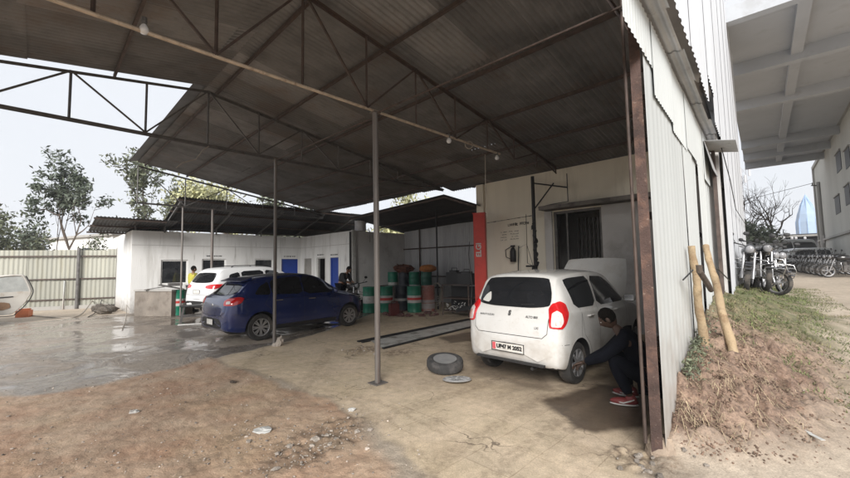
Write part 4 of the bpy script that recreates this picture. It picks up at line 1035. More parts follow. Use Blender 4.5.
# bonnet panel, hinged open
mb = MB(); vs = []; fs = []; nx, ny = 8, 10; a0 = R(58); hx, hzz = 2.66, 1.0
for th_ in (0, -.015):
    for i in range(nx+1):
        for j in range(ny+1):
            l = .80*i/nx; y = (-1+2*j/ny)*(.64-.10*(i/nx)**2); cz = .05*(1-(2*j/ny-1)**2)-.05*(i/nx)**2
            vs.append((hx+l*math.cos(a0)-(cz+th_)*math.sin(a0), y, hzz+l*math.sin(a0)+(cz+th_)*math.cos(a0)))
for k in (0, 1):
    for i in range(nx):
        for j in range(ny):
            b = k*(nx+1)*(ny+1)+i*(ny+1)+j; q = (b, b+1, b+ny+2, b+ny+1); fs.append(q if k else q[::-1])
mb.add(vs, fs); mb.build('bonnet', paint_w, car1, 60, world=False)
c1_.patch([(2.7, -.55), (2.7, .55), (3.2, .48), (3.2, -.48)], (0, 0, 0), (1, 0, 0), (0, 1, 0), (0, 0, -1), 'engine_bay', black, off=.01, res=.1)
# --- blue hatchback
BLUE = dict(L=3.99, W=1.745, rw=.31, rear=.78, front=3.30, paint=paint_b, tw=.19, crown=.02,
    top=[(0, .62), (.012, .74), (.03, .84), (.05, .90), (.10, .99), (.2, 1.05), (.32, 1.13), (.45, 1.26), (.58, 1.38), (.7, 1.43), (1.0, 1.475), (1.7, 1.51), (2.2, 1.48), (2.5, 1.39), (2.85, 1.17), (3.1, 1.03), (3.3, .98), (3.65, .90), (3.85, .80), (3.96, .66), (3.99, .56)],
    belt=[(0, .55), (.1, .90), (.2, .99), (.5, 1.01), (1.5, .97), (2.7, .93), (3.2, .9), (3.8, .74), (3.99, .5)],
    bot=[(0, .44), (.012, .38), (.03, .33), (.07, .28), (.4, .22), (3.6, .2), (3.9, .22), (3.99, .28)],
    wm=[(0, .5), (.012, .62), (.03, .70), (.06, .76), (.1, .80), (.2, .845), (.4, .868), (.8, .872), (3.3, .868), (3.6, .82), (3.8, .72), (3.94, .56), (3.99, .42)],
    wr=[(0, .55), (.1, .70), (.2, .72), (.45, .66), (.7, .62), (1.6, .63), (2.5, .62), (3.1, .70), (3.7, .66), (3.99, .35)])
wb_ = G(262, 340.5); tb = R(41); hd = V3((math.sin(tb), math.cos(tb), 0)); lf_ = V3((-hd.y, hd.x, 0))
org = wb_-hd*.78+lf_*(1.745/2-.1)
car2 = ROOT('blue_hatchback', 'dark blue hatchback with red tail lights parked behind the grey pipe post', 'car', tuple(org), math.atan2(hd.y, hd.x))
c2_ = Car(car2, BLUE); c2_.wheels(8, True); car2.scale = (.955, .955, .955)
def common(c, rt, paint, side, rearw, screen, tlp, seams, handles, mir, Ot, lens=red_l, clear=None):
    c.patch(rearw, **Rr, name='rear_window', mat=glass_l, off=.006)
    for nm, pl in side: c.patch(pl, **S_, name=nm, mat=glass_l, mir=True, rnd_=1)
    c.patch(screen, **Car.FRONT, name='windscreen', mat=glass_l, off=.006)
    for sg in (1, -1) if tlp else ():
        Uq = V3((.6, sg*.8, 0)).normalized(); Dq = V3((.8, -sg*.6, 0))
        o = c.patch(tlp, (Ot[0], sg*Ot[1], 0), Uq, (0, 0, 1), Dq, 'tail_light', lens, off=.012, res=.04, skirt=.02)
        if clear: c.patch(clear, (Ot[0], sg*Ot[1], 0), Uq, (0, 0, 1), Dq, 'reverse_lamp', clear_l, off=.016, res=.03, skirt=.003, parent=o)
    mb = MB()
    for q in seams: c.seam(q, **S_, mb=mb)
    mb.build('panel_gaps', black, rt, world=False)
    for x, z, y in handles:
        for sg in (1, -1):
            m = MB(); m.tube([(x, sg*y, z), (x-.03, sg*(y+.03), z+.005), (x-.17, sg*(y+.03), z+.005), (x-.2, sg*y, z)], .013, 6); m.build('door_handle', chrome, rt, world=False)
    for sg in (1, -1):
        x, y, z = mir; m = MB(); m.ell((x, sg*y, z), (.07, .12, .08), 12, 8); m.tube([(x+.02, sg*(y-.14), z-.04), (x, sg*y, z-.01)], .025, 6); m.build('wing_mirror', paint, rt, 60, world=False)
common(c2_, car2, paint_b,
    [('quarter_glass', [(.62, 1.06), (.78, 1.24), (1.0, 1.35), (1.02, 1.04)]), ('rear_door_glass', [(1.05, 1.04), (1.04, 1.36), (1.4, 1.43), (1.84, 1.45), (1.86, 1.01)]), ('front_door_glass', [(1.90, 1.0), (1.89, 1.45), (2.25, 1.42), (2.5, 1.31), (2.92, 1.0)])],
    [(-.62, 1.09), (-.56, 1.30), (.56, 1.30), (.62, 1.09), (.3, 1.06), (-.3, 1.06)], [(-.62, 1.03), (-.55, 1.42), (.55, 1.42), (.62, 1.03)],
    [(-.2, .85), (-.2, .95), (-.1, 1.0), (.1, 1.03), (.2, 1.0), (.17, .90), (.05, .85)],
    [[(1.03, .5), (1.02, .7), (.86, .84), (.98, 1.02), (.96, 1.36)], [(1.88, .26), (1.88, 1.44)], [(1.03, .5), (1.1, .27), (2.9, .26), (2.92, .7), (2.9, 1.0)], [(.15, .66), (.46, .62)]],
    [(1.3, .90, .868), (2.2, .88, .868)], (2.72, .98, 1.04), (.16, .76), red_l, [(-.12, .88), (-.12, .94), (-.02, .95), (.0, .89)])
mb = MB(); c2_.seam([(-.68, .98), (-.66, .70), (-.5, .62), (.5, .62), (.66, .70), (.68, .98)], **Rr, mb=mb, mir=False, w=.008); mb.build('panel_gaps', black, car2, world=False)
plate(c2_, 'UP 00', .47, .36, .13, -.024, M('plate_white', (.62, .6, .56), .5), blue=False, txt=False)
c2_.patch([(-.56, .45), (-.48, .56), (.48, .56), (.56, .45), (.5, .33), (-.5, .33)], **Rr, name='bumper_insert', mat=blackp, off=.004, res=.08)
mb = MB(); mb.ell((.03, 0, .84), (.012, .045, .045), 12, 6); mb.build('badge', chrome, car2, world=False)
mb = MB(); mb.add([(.42, -.58, 1.38), (.42, .58, 1.38), (.66, .6, 1.455), (.66, -.6, 1.455), (.42, -.58, 1.36), (.42, .58, 1.36), (.66, .6, 1.40), (.66, -.6, 1.40)], [(0, 1, 2, 3), (4, 7, 6, 5), (0, 4, 5, 1), (0, 3, 7, 4), (1, 5, 6, 2)]); mb.build('roof_spoiler', paint_b, car2, world=False)
c2_.patch([(.9, -.56), (.9, .56), (2.3, .54), (2.3, -.54)], (0, 0, 0), (1, 0, 0), (0, 1, 0), (0, 0, -1), 'roof_skin', M('black_roof_film', (.03, .03, .035), .25, coords='obj'), off=.003, res=.15)
for z in (.3,):
    c2_.patch([(1.15, .24), (1.15, .33), (2.85, .33), (2.85, .24)], **S_, name='sill_trim', mat=blackp, mir=True, rnd_=0, off=.005)
# --- white suv
SUV = dict(L=4.3, W=1.78, rw=.34, rear=.85, front=3.45, paint=paint_w2, tw=.2, crown=.02,
    top=[(0, .85), (.02, .93), (.06, 1.04), (.12, 1.12), (.2, 1.24), (.32, 1.42), (.45, 1.56), (.6, 1.61), (1.0, 1.64), (2.0, 1.65), (2.4, 1.61), (2.7, 1.50), (3.05, 1.27), (3.3, 1.13), (3.9, 1.04), (4.15, .95), (4.27, .8), (4.3, .66)],
    belt=[(0, .7), (.12, 1.03), (.3, 1.12), (1.5, 1.08), (3.2, 1.03), (4.0, .9), (4.3, .6)],
    bot=[(0, .42), (.05, .34), (.4, .28), (3.9, .26), (4.2, .28), (4.3, .34)],
    wm=[(0, .70), (.02, .75), (.06, .80), (.12, .84), (.25, .875), (.5, .89), (3.5, .89), (3.9, .83), (4.15, .7), (4.3, .5)],
    wr=[(0, .6), (.12, .74), (.3, .70), (.6, .66), (2.4, .66), (3.2, .74), (4.0, .7), (4.3, .4)])
ts = R(33); hd = V3((math.sin(ts), math.cos(ts), 0)); lf_ = V3((-hd.y, hd.x, 0)); q = D(211, 300, 12.0); q.z = 0
org = q+lf_*.89
car3 = ROOT('white_suv', 'white tall car with red tail lights standing behind the blue hatchback', 'car', tuple(org), math.atan2(hd.y, hd.x))
c3_ = Car(car3, SUV); c3_.wheels(8, True)
common(c3_, car3, paint_w2,
    [('quarter_glass', [(.58, 1.16), (.66, 1.40), (1.0, 1.48), (1.02, 1.15)]), ('rear_door_glass', [(1.08, 1.15), (1.07, 1.5), (1.9, 1.53), (1.92, 1.12)]), ('front_door_glass', [(2.0, 1.12), (1.98, 1.53), (2.4, 1.5), (3.0, 1.12)])],
    [(-.68, 1.17), (-.6, 1.47), (.6, 1.47), (.68, 1.17), (.3, 1.14), (-.3, 1.14)], [(-.66, 1.15), (-.58, 1.55), (.58, 1.55), (.66, 1.15)],
    [(-.34, .98), (-.34, 1.05), (-.1, 1.1), (.2, 1.1), (.24, 1.04), (0, .95)],
    [[(1.04, .5), (1.03, 1.5)], [(1.96, .36), (1.96, 1.56)], [(1.04, .5), (1.15, .36), (3.0, .36), (3.1, 1.1)]],
    [(1.4, 1.0, .885), (2.3, .98, .885)], (2.85, 1.0, 1.16), (.2, .78))
mb = MB(); c3_.seam([(-.72, 1.1), (-.70, .76), (.70, .76), (.72, 1.1)], **Rr, mb=mb, mir=False, w=.008); mb.build('panel_gaps', black, car3, world=False)
c3_.patch([(-.7, .36), (-.7, .56), (.7, .56), (.7, .36)], **Rr, name='rear_bumper', mat=blackp, off=.012, res=.1)
for sg in (1, -1):
    mb = MB(); mb.tube([(.8, sg*.6, 1.64), (.9, sg*.6, 1.69), (2.2, sg*.6, 1.70), (2.3, sg*.6, 1.66)], .015, 6); mb.build('roof_rail', blackp, car3, world=False)
plate(c3_, '', .86, .4, .12, -.01, M('plate_white', (.62, .6, .56), .5), blue=False, txt=False)
# --- silver beige car just outside the left edge, rear door open into view
SIL = dict(HATCH); SIL.update(paint=paint_s)
Hh = D(-27, 300, 11.6); Hh.z = 0; az = R(150); hd = V3((math.sin(az), math.cos(az), 0)); lf_ = V3((-hd.y, hd.x, 0))
org = Hh-hd*1.24-lf_*.76
car4 = ROOT('silver_car', 'dusty beige silver car cut by the left edge, its open rear door in view', 'car', tuple(org), math.atan2(hd.y, hd.x))
c4_ = Car(car4, SIL); c4_.wheels(7)
common(c4_, car4, paint_s, [('quarter_glass', [(.50, 1.0), (.48, 1.33), (.66, 1.385), (1.2, 1.40), (1.2, .985)]), ('front_door_glass', [(1.27, .97), (1.27, 1.395), (1.75, 1.375), (2.05, 1.25), (2.38, .985), (2.3, .955)])],
    [(-.5, .985), (-.44, 1.345), (.44, 1.345), (.5, .985)], [(-.55, 1.03), (-.50, 1.36), (.50, 1.36), (.55, 1.03)], tl,
    [[(.86, .5), (.66, .92), (.60, 1.38)], [(1.235, .26), (1.235, 1.41)], [(.86, .5), (1.0, .27), (2.3, .26), (2.4, .95)]], [(2.02, .86, .745)], (2.22, .86, 1.02), (.1, .7))
Ed = D(32, 300, 12.3); Ed.z = 0; dx_ = (Ed-Hh).normalized(); dn_ = V3((dx_.y, -dx_.x, 0)); k_ = (Ed-Hh).length/1.12
def dpt(a, z, o=0.0): return Hh+dx_*(a*k_)+dn_*o+V3((0, 0, z))
def slab_poly(mb, P, o0, o1):
    n = len(P); vs = [dpt(a, z, o0) for a, z in P]+[dpt(a, z, o1) for a, z in P]
    mb.add(vs, [tuple(range(n)), tuple(reversed(range(n, 2*n)))]+[(i, (i+1) % n, n+(i+1) % n, n+i) for i in range(n)])
low = chaikin([(0, .30), (.70, .27), (.80, .36), (.98, .62), (1.10, .95), (1.09, 1.0), (0, .96)], 1)
mb = MB(); slab_poly(mb, low, -.04, .04); dr = mb.build('open_door', paint_s, car4, 30)
mb = MB(); mb.tube(crom([tuple(dpt(a, z)) for a, z in ((0, .97), (.02, 1.18), (.26, 1.40), (.55, 1.49), (.86, 1.50), (.94, 1.44), (1.03, 1.2), (1.09, .97))], 5), .035, 8); mb.tube([dpt(.2, .97), dpt(.2, 1.35)], .015, 6); mb.build('window_surround', paint_s, dr, 50)
mb = MB(); slab_poly(mb, [(.03, .97), (.05, 1.17), (.27, 1.38), (.56, 1.465), (.85, 1.475), (.92, 1.42), (1.01, 1.2), (1.07, .97)], -.004, .004); mb.build('door_glass', M('pale_glass', (.3, .31, .3), .08, coords='obj'), dr)
mb = MB(); slab_poly(mb, chaikin([(.08, .45), (.55, .42), (.72, .5), (.68, .66), (.08, .72)], 1), .04, .055); mb.build('door_trim', M('primer_brown', (.2, .12, .07), .8, coords='obj'), dr)
mb = MB(); mb.tube(crom([tuple(dpt(a, z, .03)) for a, z in ((0, .26), (.7, .235), (.84, .34), (1.02, .6), (1.14, .95), (1.08, 1.22), (.98, 1.48))], 5), .014, 6); mb.tube([dpt(.1, .80, .05), dpt(.75, .84, .05)], .018, 6); mb.build('door_seal', black, dr)
mb = MB(); mb.box(tuple(G(24, 317)+V3((0, 0, .12))), (.35, .3, .24), .4); mb.box(tuple(G(24, 317)+V3((.02, 0, .27))), (.28, .2, .06), .6); TAG(mb.build('orange_block', M('orange_plastic', (.5, .16, .07), .6)), 'small orange block on the ground below the open silver car door', 'block')
# ------------------------------------------------------------------ drums
def drum(name, label, loc, paint, bands, group, rz=0, h=.88, r=.245):
    rt = ROOT(name, label, 'drum', tuple(loc), rz, group)
    prof = [(r*.93, 0), (r, .012), (r, .03), (r*.985, .04)]
    for k in (1/3, 2/3): prof += [(r*.985, h*k-.025), (r*1.02, h*k), (r*.985, h*k+.025)]
    prof += [(r*.985, h-.04), (r, h-.03), (r, h), (r*.96, h), (r*.95, h-.02), (0, h-.02)]
    mb = MB(); mb.lathe(prof, 28); mb.build('shell', paint, rt, 35, world=False)
    for z0, z1, m in bands:
        b = MB(); b.lathe([(r*.985, z0-.001), (r*1.003, z0), (r*1.003, z1), (r*.985, z1+.001)], 28); b.build('band', m, rt, 35, world=False)
    b = MB(); b.lathe([(.03, h-.03), (.03, h-.005), (0, h-.004)], 10, Matrix.Translation((r*.6, 0, 0))); b.build('bung', steel_g, rt, world=False)
    return rt
GD = 'oil drums stacked by the back wall'
WR = [(.36, .50, white_b), (.505, .56, red_b)]
WRW = [(.33, .42, white_b), (.423, .50, red_b), (.503, .585, white_b)]
def gd(px, py): 
    p = G(px, py); return p
q = G(177, 315)
drum('oil_drum', 'green drum with red and white band beside the concrete trough', q, green_d, WRW, GD)
drum('oil_drum', 'green drum with wide white band, leftmost by the white block', G(370, 312.5), green_d, [(.33, .585, white_b)], GD, 1)
drum('oil_drum', 'green drum with white and red band directly behind the pipe post', G(386, 312), green_d, [(.33, .41, white_b), (.413, .5, red_b), (.503, .585, white_b)], GD, 2)
drum('oil_drum', 'black drum with thin white band between two green drums', G(401.5, 310.5), navy_d, [(.36, .44, white_b)], GD, 3)
drum('oil_drum', 'green drum with red stripe in the middle of the front row', G(414.5, 312), green_d, WRW, GD, 4)
drum('oil_drum', 'faded red brown drum at the right end of the front row', G(428, 311), redbr, [(.1, .4, M('faded_grey_band', (.3, .27, .26), .6, coords='obj'))], GD, 5)
# raised back row on a rack
def back(px, z=.74): 
    p = onu(px, 285, 8.75); p.z = z; return p
a = back(368); b = back(437)
rk = ROOT('drum_rack', 'low dark steel rack carrying the back row of drums', 'rack', ((a.x+b.x)/2, (a.y+b.y)/2, 0))
mb = MB(); mb.beam(S(8.45, (a-A1).dot(DV), .7), S(8.45, (b-A1).dot(DV), .7), .05, .06); mb.beam(S(9.05, (a-A1).dot(DV), .7), S(9.05, (b-A1).dot(DV), .7), .05, .06)
mb.build('frame', steel_b, rk)
for vq in ((a-A1).dot(DV), ((a+b)/2-A1).dot(DV), (b-A1).dot(DV)):
    for uq_ in (8.45, 9.05):
        mb = MB(); mb.beam(S(uq_, vq, 0), S(uq_, vq, .68), .04, .04); mb.build('leg', steel_b, rk)
mb = MB(); mb.boxf(S(8.4, (a-A1).dot(DV)-.1, .732), DU*.7, DV*((b-a).length+.2), V3((0, 0, .008))); mb.build('deck', steel_g, rk)
for px, pm, bd, lb in ((377, dkred, [], 'dark red drum in the back row, leftmost on the rack'), (393, green_d, [(.02, .14, white_b)], 'green drum with white foot band on the rack left of a black drum'),
                       (404, navy_d, [], 'plain black drum on the rack under the brown heap'), (414.5, green_d, [(.02, .06, white_b)], 'bright green drum on the rack left of the orange sack'), (426.5, M('dark_green_drum', (.008, .09, .06), .4, coords='obj'), [], 'dark green drum on the rack below the orange sack')):
    drum('oil_drum', lb, back(px), pm, bd, GD, px, .58, .225 if px != 377 else .26)
rgj = random.Random(3)
p = back(404, 1.33); mb = MB()
mb.ell(p+V3((0, 0, .12)), (.42, .35, .18), 14, 8, None, .22, rgj)
for i in range(26): mb.beam(p+V3((rgj.uniform(-.35, .35), rgj.uniform(-.3, .3), rgj.uniform(.05, .25))), p+V3((rgj.uniform(-.4, .4), rgj.uniform(-.3, .3), rgj.uniform(.05, .34))), .03, .03)
mb.box(p+V3((0, 0, .0)), (.5, .4, .02))
TAG(mb.build('scrap_heap', brownj), 'heap of brown rusty scrap on top of the black drum', 'scrap heap')
p = back(428, 1.33); mb = MB(); mb.ell(p+V3((0, 0, .13)), (.36, .28, .15), 14, 8, None, .1, rgj); mb.box(p+V3((-.05, 0, .12)), (.4, .34, .18), .5)
TAG(mb.build('orange_sack', orange), 'lumpy orange sack lying on top of the rack drums', 'sack')
for px, py, lb, m_ in ((361, 311, 'black jerrycan at the far left end of the drum row', blackp), (394, 316, 'dark red can on the floor in front of the drums', dkred)):
    q = G(px, py); jr = ROOT('jerrycan', lb, 'jerrycan', tuple(q), .5, 'cans by the drums'); mb = MB(); mb.box((0, 0, .2), (.3, .18, .36)); mb.box((0, 0, .39), (.24, .14, .03)); mb.build('can', m_, jr, world=False)
    mb = MB(); mb.tube([(-.08, 0, .39), (-.08, 0, .46), (.06, 0, .46), (.06, 0, .39)], .014, 6); mb.lathe([(.03, .4), (.03, .46), (0, .465)], 10, Matrix.Translation((.11, 0, 0))); mb.build('handle', m_, jr, world=False)
# hoses hanging beside drums
p = G(438, 309); mb = MB()
for k in range(5):
    r_ = .25+.04*k; c = p+V3((-.05*k*.3, -.02*k, .95)); mb.tube([c+V3((r_*.5*math.sin(t_), -.1-.02*k, -r_*(1-math.cos(t_)))) for t_ in [i*.5 for i in range(13)]], .014, 6)
mb.tube([p+V3((0, 0, 0)), p+V3((0, 0, 1.05)), p+V3((.12, 0, 1.1))], .02, 6)
TAG(mb.build('coiled_hose', ropem), 'pale hose coiled on a stand right of the drums', 'hose')
# workbench right of the drums
p0 = G(443, 315); p1 = G(469, 317); e = (p1-p0); ed = e.normalized(); en = V3((-ed.y, ed.x, 0))
wbch = ROOT('workbench', 'dark cluttered steel workbench left of the red lift column', 'workbench', tuple((p0+p1)/2))
hb = 1.05*.9
for c in (p0, p1, p0+en*.55, p1+en*.55):
    mb = MB(); mb.beam(c, c+V3((0, 0, hb)), .04, .04); mb.build('leg', steel_b, wbch)
for z in (.12, .52, hb):
    mb = MB(); mb.boxf(p0-ed*.03+V3((0, 0, z)), e+ed*.06, en*.58, V3((0, 0, .03))); mb.build('shelf' if z < .9 else 'top', steel_b, wbch)
mb = MB(); mb.boxf(p0+en*.5+V3((0, 0, .16)), e, en*.03, V3((0, 0, .74))); mb.build('back_panel', black, wbch)
qs = p0+en*.25
for lb, dx, sz, m in (('black machine block on the workbench top, left side', .3, (.42, .34, .38), black), ('wide black toolbox on the workbench top, right side', .78, (.5, .34, .34), blackp)):
    mb = MB(); c = p0+ed*e.length*dx+en*.28+V3((0, 0, hb+.03)); a_ = math.atan2(ed.y, ed.x)
    mb.box(c+V3((0, 0, sz[2]/2)), sz, a_); mb.box(c+V3((0, 0, sz[2]+.03)), (sz[0]*.6, sz[1]*.6, .06), a_); mb.tube([c+ed*-.1+V3((0, 0, sz[2]+.05)), c+ed*-.1+V3((0, 0, sz[2]+.13)), c+ed*.1+V3((0, 0, sz[2]+.13)), c+ed*.1+V3((0, 0, sz[2]+.05))], .012, 6)
    TAG(mb.build('toolbox', m), lb, 'toolbox', 'boxes on the workbench')
mb = MB()
for i in range(46):
    c = p0+ed*rgj.uniform(.15, e.length-.12)+en*rgj.uniform(.02, .15)+V3((0, 0, .17+rgj.uniform(0, .28)*(.4+.6*rgj.random())))
    mb.beam(c, c+V3((rgj.uniform(-.07, .07), rgj.uniform(-.07, .07), rgj.uniform(-.03, .06))), .022, .014)
TAG(mb.build('white_offcuts', white_b), 'tangle of small white offcuts on the lower bench shelf', 'offcuts')['kind'] = 'stuff'
mb = MB(); mb.tube([p1+V3((.05, 0, .02)), p1+V3((.12, 0, 1.0)), p1+V3((.05, .1, 1.9)), p1+V3((.1, .2, 2.3))], .015, 6); TAG(mb.build('standing_pipe', steel_g), 'thin bent grey pipe standing at the right end of the workbench', 'pipe')
# low clutter on the floor in front of drums
mb = MB()
for i in range(34):
    c = G(rgj.uniform(385, 440), rgj.uniform(311, 317)); s_ = rgj.uniform(.03, .09); mb.ell(c+V3((0, 0, s_*.5)), (s_*1.3, s_, s_*.6), 7, 5, None, .3, rgj)
TAG(mb.build('floor_scraps', M('scrap_mix', (.12, .06, .055), .8, 0, .8, 30)), 'small scraps scattered on the floor before the drums', 'scraps')['kind'] = 'stuff'
# ------------------------------------------------------------------ trough and clutter at the white block
p0 = G(134, 316); p1 = G(171, 316.5); e = p1-p0; ed = e.normalized(); en = V3((-ed.y, ed.x, 0))
tr = ROOT('concrete_trough', 'stained grey concrete wash trough standing before the white block', 'trough', tuple((p0+p1)/2))
mb = MB(); hT = .86
for P, A, B in ((p0, e, en*.1), (p0+en*.8, e, en*.1), (p0+en*.1, ed*.1, en*.7), (p1-ed*.1+en*.1, ed*.1, en*.7)): mb.boxf(P, A, B, V3((0, 0, hT)))
mb.boxf(p0+en*.1+ed*.1, e-ed*.2, en*.7, V3((0, 0, .5))); mb.build('basin', M('stained_concrete', (.19, .165, .14), .8, 0, .25, 2, [(3, .5, .6, (.1, .08, .065)), (9, .6, .5, (.3, .26, .22))], .3, 30), tr)
mb = MB(); mb.boxf(p0+ed*-.03-en*.03+V3((0, 0, hT)), e+ed*.06, en*.16, V3((0, 0, .05))); mb.build('rim', conc, tr)
mb = MB(); c = p0.lerp(p1, .8)+en*.3+V3((0, 0, .98))
mb.box(c, (.75, .5, .03), .5, Matrix.Rotation(.5, 3, 'Z')@Matrix.Rotation(.25, 3, 'Y')); mb.box(c+V3((-.55, 0, -.02)), (.6, .4, .03), .3, Matrix.Rotation(.3, 3, 'Z')@Matrix.Rotation(-.15, 3, 'Y')); mb.box(c+V3((.05, .1, .09)), (.4, .4, .1), .7)
TAG(mb.build('metal_scraps', steel_g), 'bent dark sheet pieces lying on the trough corner', 'scrap metal')
mb = MB()
for p_ in ((104, 314), (108, 312), (101, 311)):
    c = G(*p_); mb.ell(c+V3((0, 0, .12)), (.3, .25, .16), 9, 6, None, .3, rgj)
TAG(mb.build('rubbish_pile', M('rubbish', (.1, .085, .07), .9, 0, .6, 12)), 'dark rubbish pile at the corner of fence and white block', 'rubbish pile')
def cable(pts, r_, m, nm, lb, cat='hose'):
    mb = MB(); P = crom([tuple(p) for p in pts], 5); mb.tube(P, r_, 6); return TAG(mb.build(nm, m, None, 60), lb, cat)
z = lambda p, h=.03: V3((p.x, p.y, hz(p.x, p.y)+h))
cable([z(G(30, 316)), z(G(50, 318)), z(G(78, 317)), z(G(92, 308), .3), z(G(106, 300), .9), z(G(111, 292), 1.3)], .02, ropem, 'water_hose', 'grey hose running from fence foot up to the white block corner')
cable([z(G(88, 318)), z(G(98, 312), .1), z(G(104, 304), .6), z(G(109, 300), 1.0)], .016, black, 'water_hose', 'black hose curving up beside the rubbish pile')
cable([z(G(122, 330)), z(G(126, 320), .1), z(G(128, 305), .5), z(G(136, 292), 1.1), z(G(146, 288), 1.2)], .012, ropem, 'water_hose', 'thin hose looping from ground to the trough top')
# low black stand in front of the white suv
p = G(195, 322); sd_r = ROOT('metal_stand', 'small black steel stand on the floor beside the green drum', 'stand', tuple(p), .6)
mb = MB(); mb.box((0, 0, .5), (.8, .5, .025)); mb.build('top', blackp, sd_r, world=False)
for x in (-.37, .37):
    for y in (-.22, .22):
        mb = MB(); mb.beam((x*.8, y, .49), (x, y, 0), .04, .04); mb.build('leg', steel_g, sd_r, world=False)
mb = MB(); mb.beam((-.37, -.22, .2), (.37, -.22, .2), .03, .03); mb.beam((-.37, .22, .2), (.37, .22, .2), .03, .03); mb.build('crossbar', steel_g, sd_r, world=False)
mb = MB(); mb.box(tuple(G(190, 325)+V3((0, 0, .02))), (.6, .1, .03), .3); TAG(mb.build('plank', white_b), 'short pale plank on the ground under the black stand', 'plank')
# ------------------------------------------------------------------ floor channel (two dark grooves with steel edges)
rmp = ROOT('wash_channel', 'long shallow floor channel with pale wet floor and dark steel edges', 'channel', tuple(G(420, 332)))
a0, a1 = G(357, 342), G(468, 319.5); b0_, b1 = G(382, 349), G(480, 325)
dd = (a1-a0).normalized(); dn = V3((dd.y, -dd.x, 0))
mb = MB(); mb.boxf(a0+V3((0, 0, .0)), a1-a0, dn*.07, V3((0, 0, .03))); mb.boxf(a0+dn*.14, a1-a0, dn*.05, V3((0, 0, .03))); mb.build('edge_rail', black, rmp)
mb = MB(); mb.boxf(b0_+V3((0, 0, .0)), b1-b0_, dn*.06, V3((0, 0, .03))); mb.build('edge_rail', black, rmp)
mb = MB(); mb.add([a0+dn*.2+dd*.2+V3((0, 0, .02)), a1+dn*.2+V3((0, 0, .02)), b1+V3((0, 0, .02)), b0_+V3((0, 0, .02))], [(0, 1, 2, 3)])
mb.build('wet_floor', M('wet_cement', (.5, .49, .46), .22, 0, .2, 3, [(2.5, .54, .7, (.1, .08, .06))], .05, 20), rmp)
# ------------------------------------------------------------------ loose wheel and cover
p = G(445, 371); lw = ROOT('car_tyre', 'loose dusty car wheel lying flat on the slab floor', 'wheel', tuple(p), .12)
Mt = Matrix.Translation((0, 0, .045))@Matrix.Rotation(R(9), 4, 'X')
r = .275
mb = MB(); mb.lathe([(r*.6, 0.01), (r*.8, 0), (r*.95, .012), (r, .04), (r, .115), (r*.96, .14), (r*.8, .155), (r*.63, .14), (r*.6, .07)], 36, Mt, True); mb.build('tyre', M('dusty_tyre', (.045, .044, .044), .9, 0, .3, 10, (5, .5, .6, (.11, .10, .095)), .3, 80, coords='obj'), lw, 40, world=False)
mb = MB(); mb.lathe([(r*.645, .15), (r*.61, .13), (r*.58, .07), (r*.3, .06), (r*.28, .11), (r*.1, .12), (0, .12)], 28, Mt)
for k in range(8):
    a = k*math.pi/4; mb.beam(Mt@V3((r*.2*math.cos(a), r*.2*math.sin(a), .11)), Mt@V3((r*.6*math.cos(a), r*.6*math.sin(a), .12)), .03, .02)
mb.build('rim', M('dull_rim', (.3, .3, .3), .5, .3, coords='obj'), lw, 40, world=False)
p = G(457, 381); hc = MB(); Mt = Matrix.Translation(p)@Matrix.Rotation(R(-6), 4, 'X')@Matrix.Translation((0, 0, .015))
hc.lathe([(.19, 0), (.2, .008), (.185, .022), (.17, .02), (.165, .012)], 32, Mt); hc.lathe([(.05, .012), (.045, .035), (0, .038)], 16, Mt)
for k in range(8):
    a = k*math.pi/4+.2; hc.beam(Mt@V3((.04*math.cos(a), .04*math.sin(a), .028)), Mt@V3((.175*math.cos(a), .175*math.sin(a), .018)), .045, .012)
TAG(hc.build('wheel_cover', M('grey_cover', (.4, .4, .4), .4, .3, coords='obj'), None, 40), 'silver wheel cover with spokes lying in front of the loose wheel', 'wheel cover')
# ------------------------------------------------------------------ bulbs and wires along the pipe chord
def pend(px, py0, py1, lb, hold=True, r_=.035):
    a = onv(px, py0, 3.75); b = onv(px, py1, 3.75)
    rt = ROOT('light_bulb', lb, 'light bulb', tuple(b), 0, 'bare bulbs hung from the pipe')
    mb = MB(); mb.tube([a, a.lerp(b, .5)], .006, 6); mb.lathe([(.018, 0), (.024, .03), (.022, .07), (0, .075)], 10, Matrix.Translation(b+V3((0, 0, r_+.01)))); mb.build('holder', steel_g, rt)
    mb = MB(); mb.lathe([(0, -r_), (r_*.7, -r_*.75), (r_, -.1*r_), (r_*.8, r_*.6), (.016, r_+.015)], 14, Matrix.Translation(b)); mb.build('bulb', bulb, rt, 60)
for a, b, c, lb, r_ in ((144, 18, 30, 'white bulb hanging from the pale pipe at the upper left', .042), (449, 132, 141, 'white bulb hanging from the pale pipe right of the middle post', .045), (497, 152, 158, 'white bulb at the far right end of the pale pipe', .045)): pend(a, b, c, lb, True, r_)
def vwire(pts, r_, nm, lb, m=wire): 
    mb = MB(); mb.tube(pts, r_, 5); return TAG(mb.build(nm, m), lb, 'wire')
vwire([S(4.0, 3.6, 3.78), S(4.05, 3.55, 2.9), S(4.0, 3.6, 2.5)], .008, 'hanging_wire', 'pale wire hanging down in front of the garage pillar', ropem)
mb = MB(); c = onv(469, 145, 3.75); mb.tube([c+V3((.07*math.cos(i*.5), 0, .07*math.sin(i*.5))) for i in range(14)], .01, 6); TAG(mb.build('wire_ring', ropem), 'small ring of wire hung under the pale pipe', 'wire')
vwire([onv(209, 146, 0), onv(203, 150, 0), onv(196, 158, 0)+V3((0, 0, -.02)), onv(182, 163, 0), onv(176, 168, 0)], .01, 'hanging_wire', 'pale loose wire hanging from the left truss', ropem)
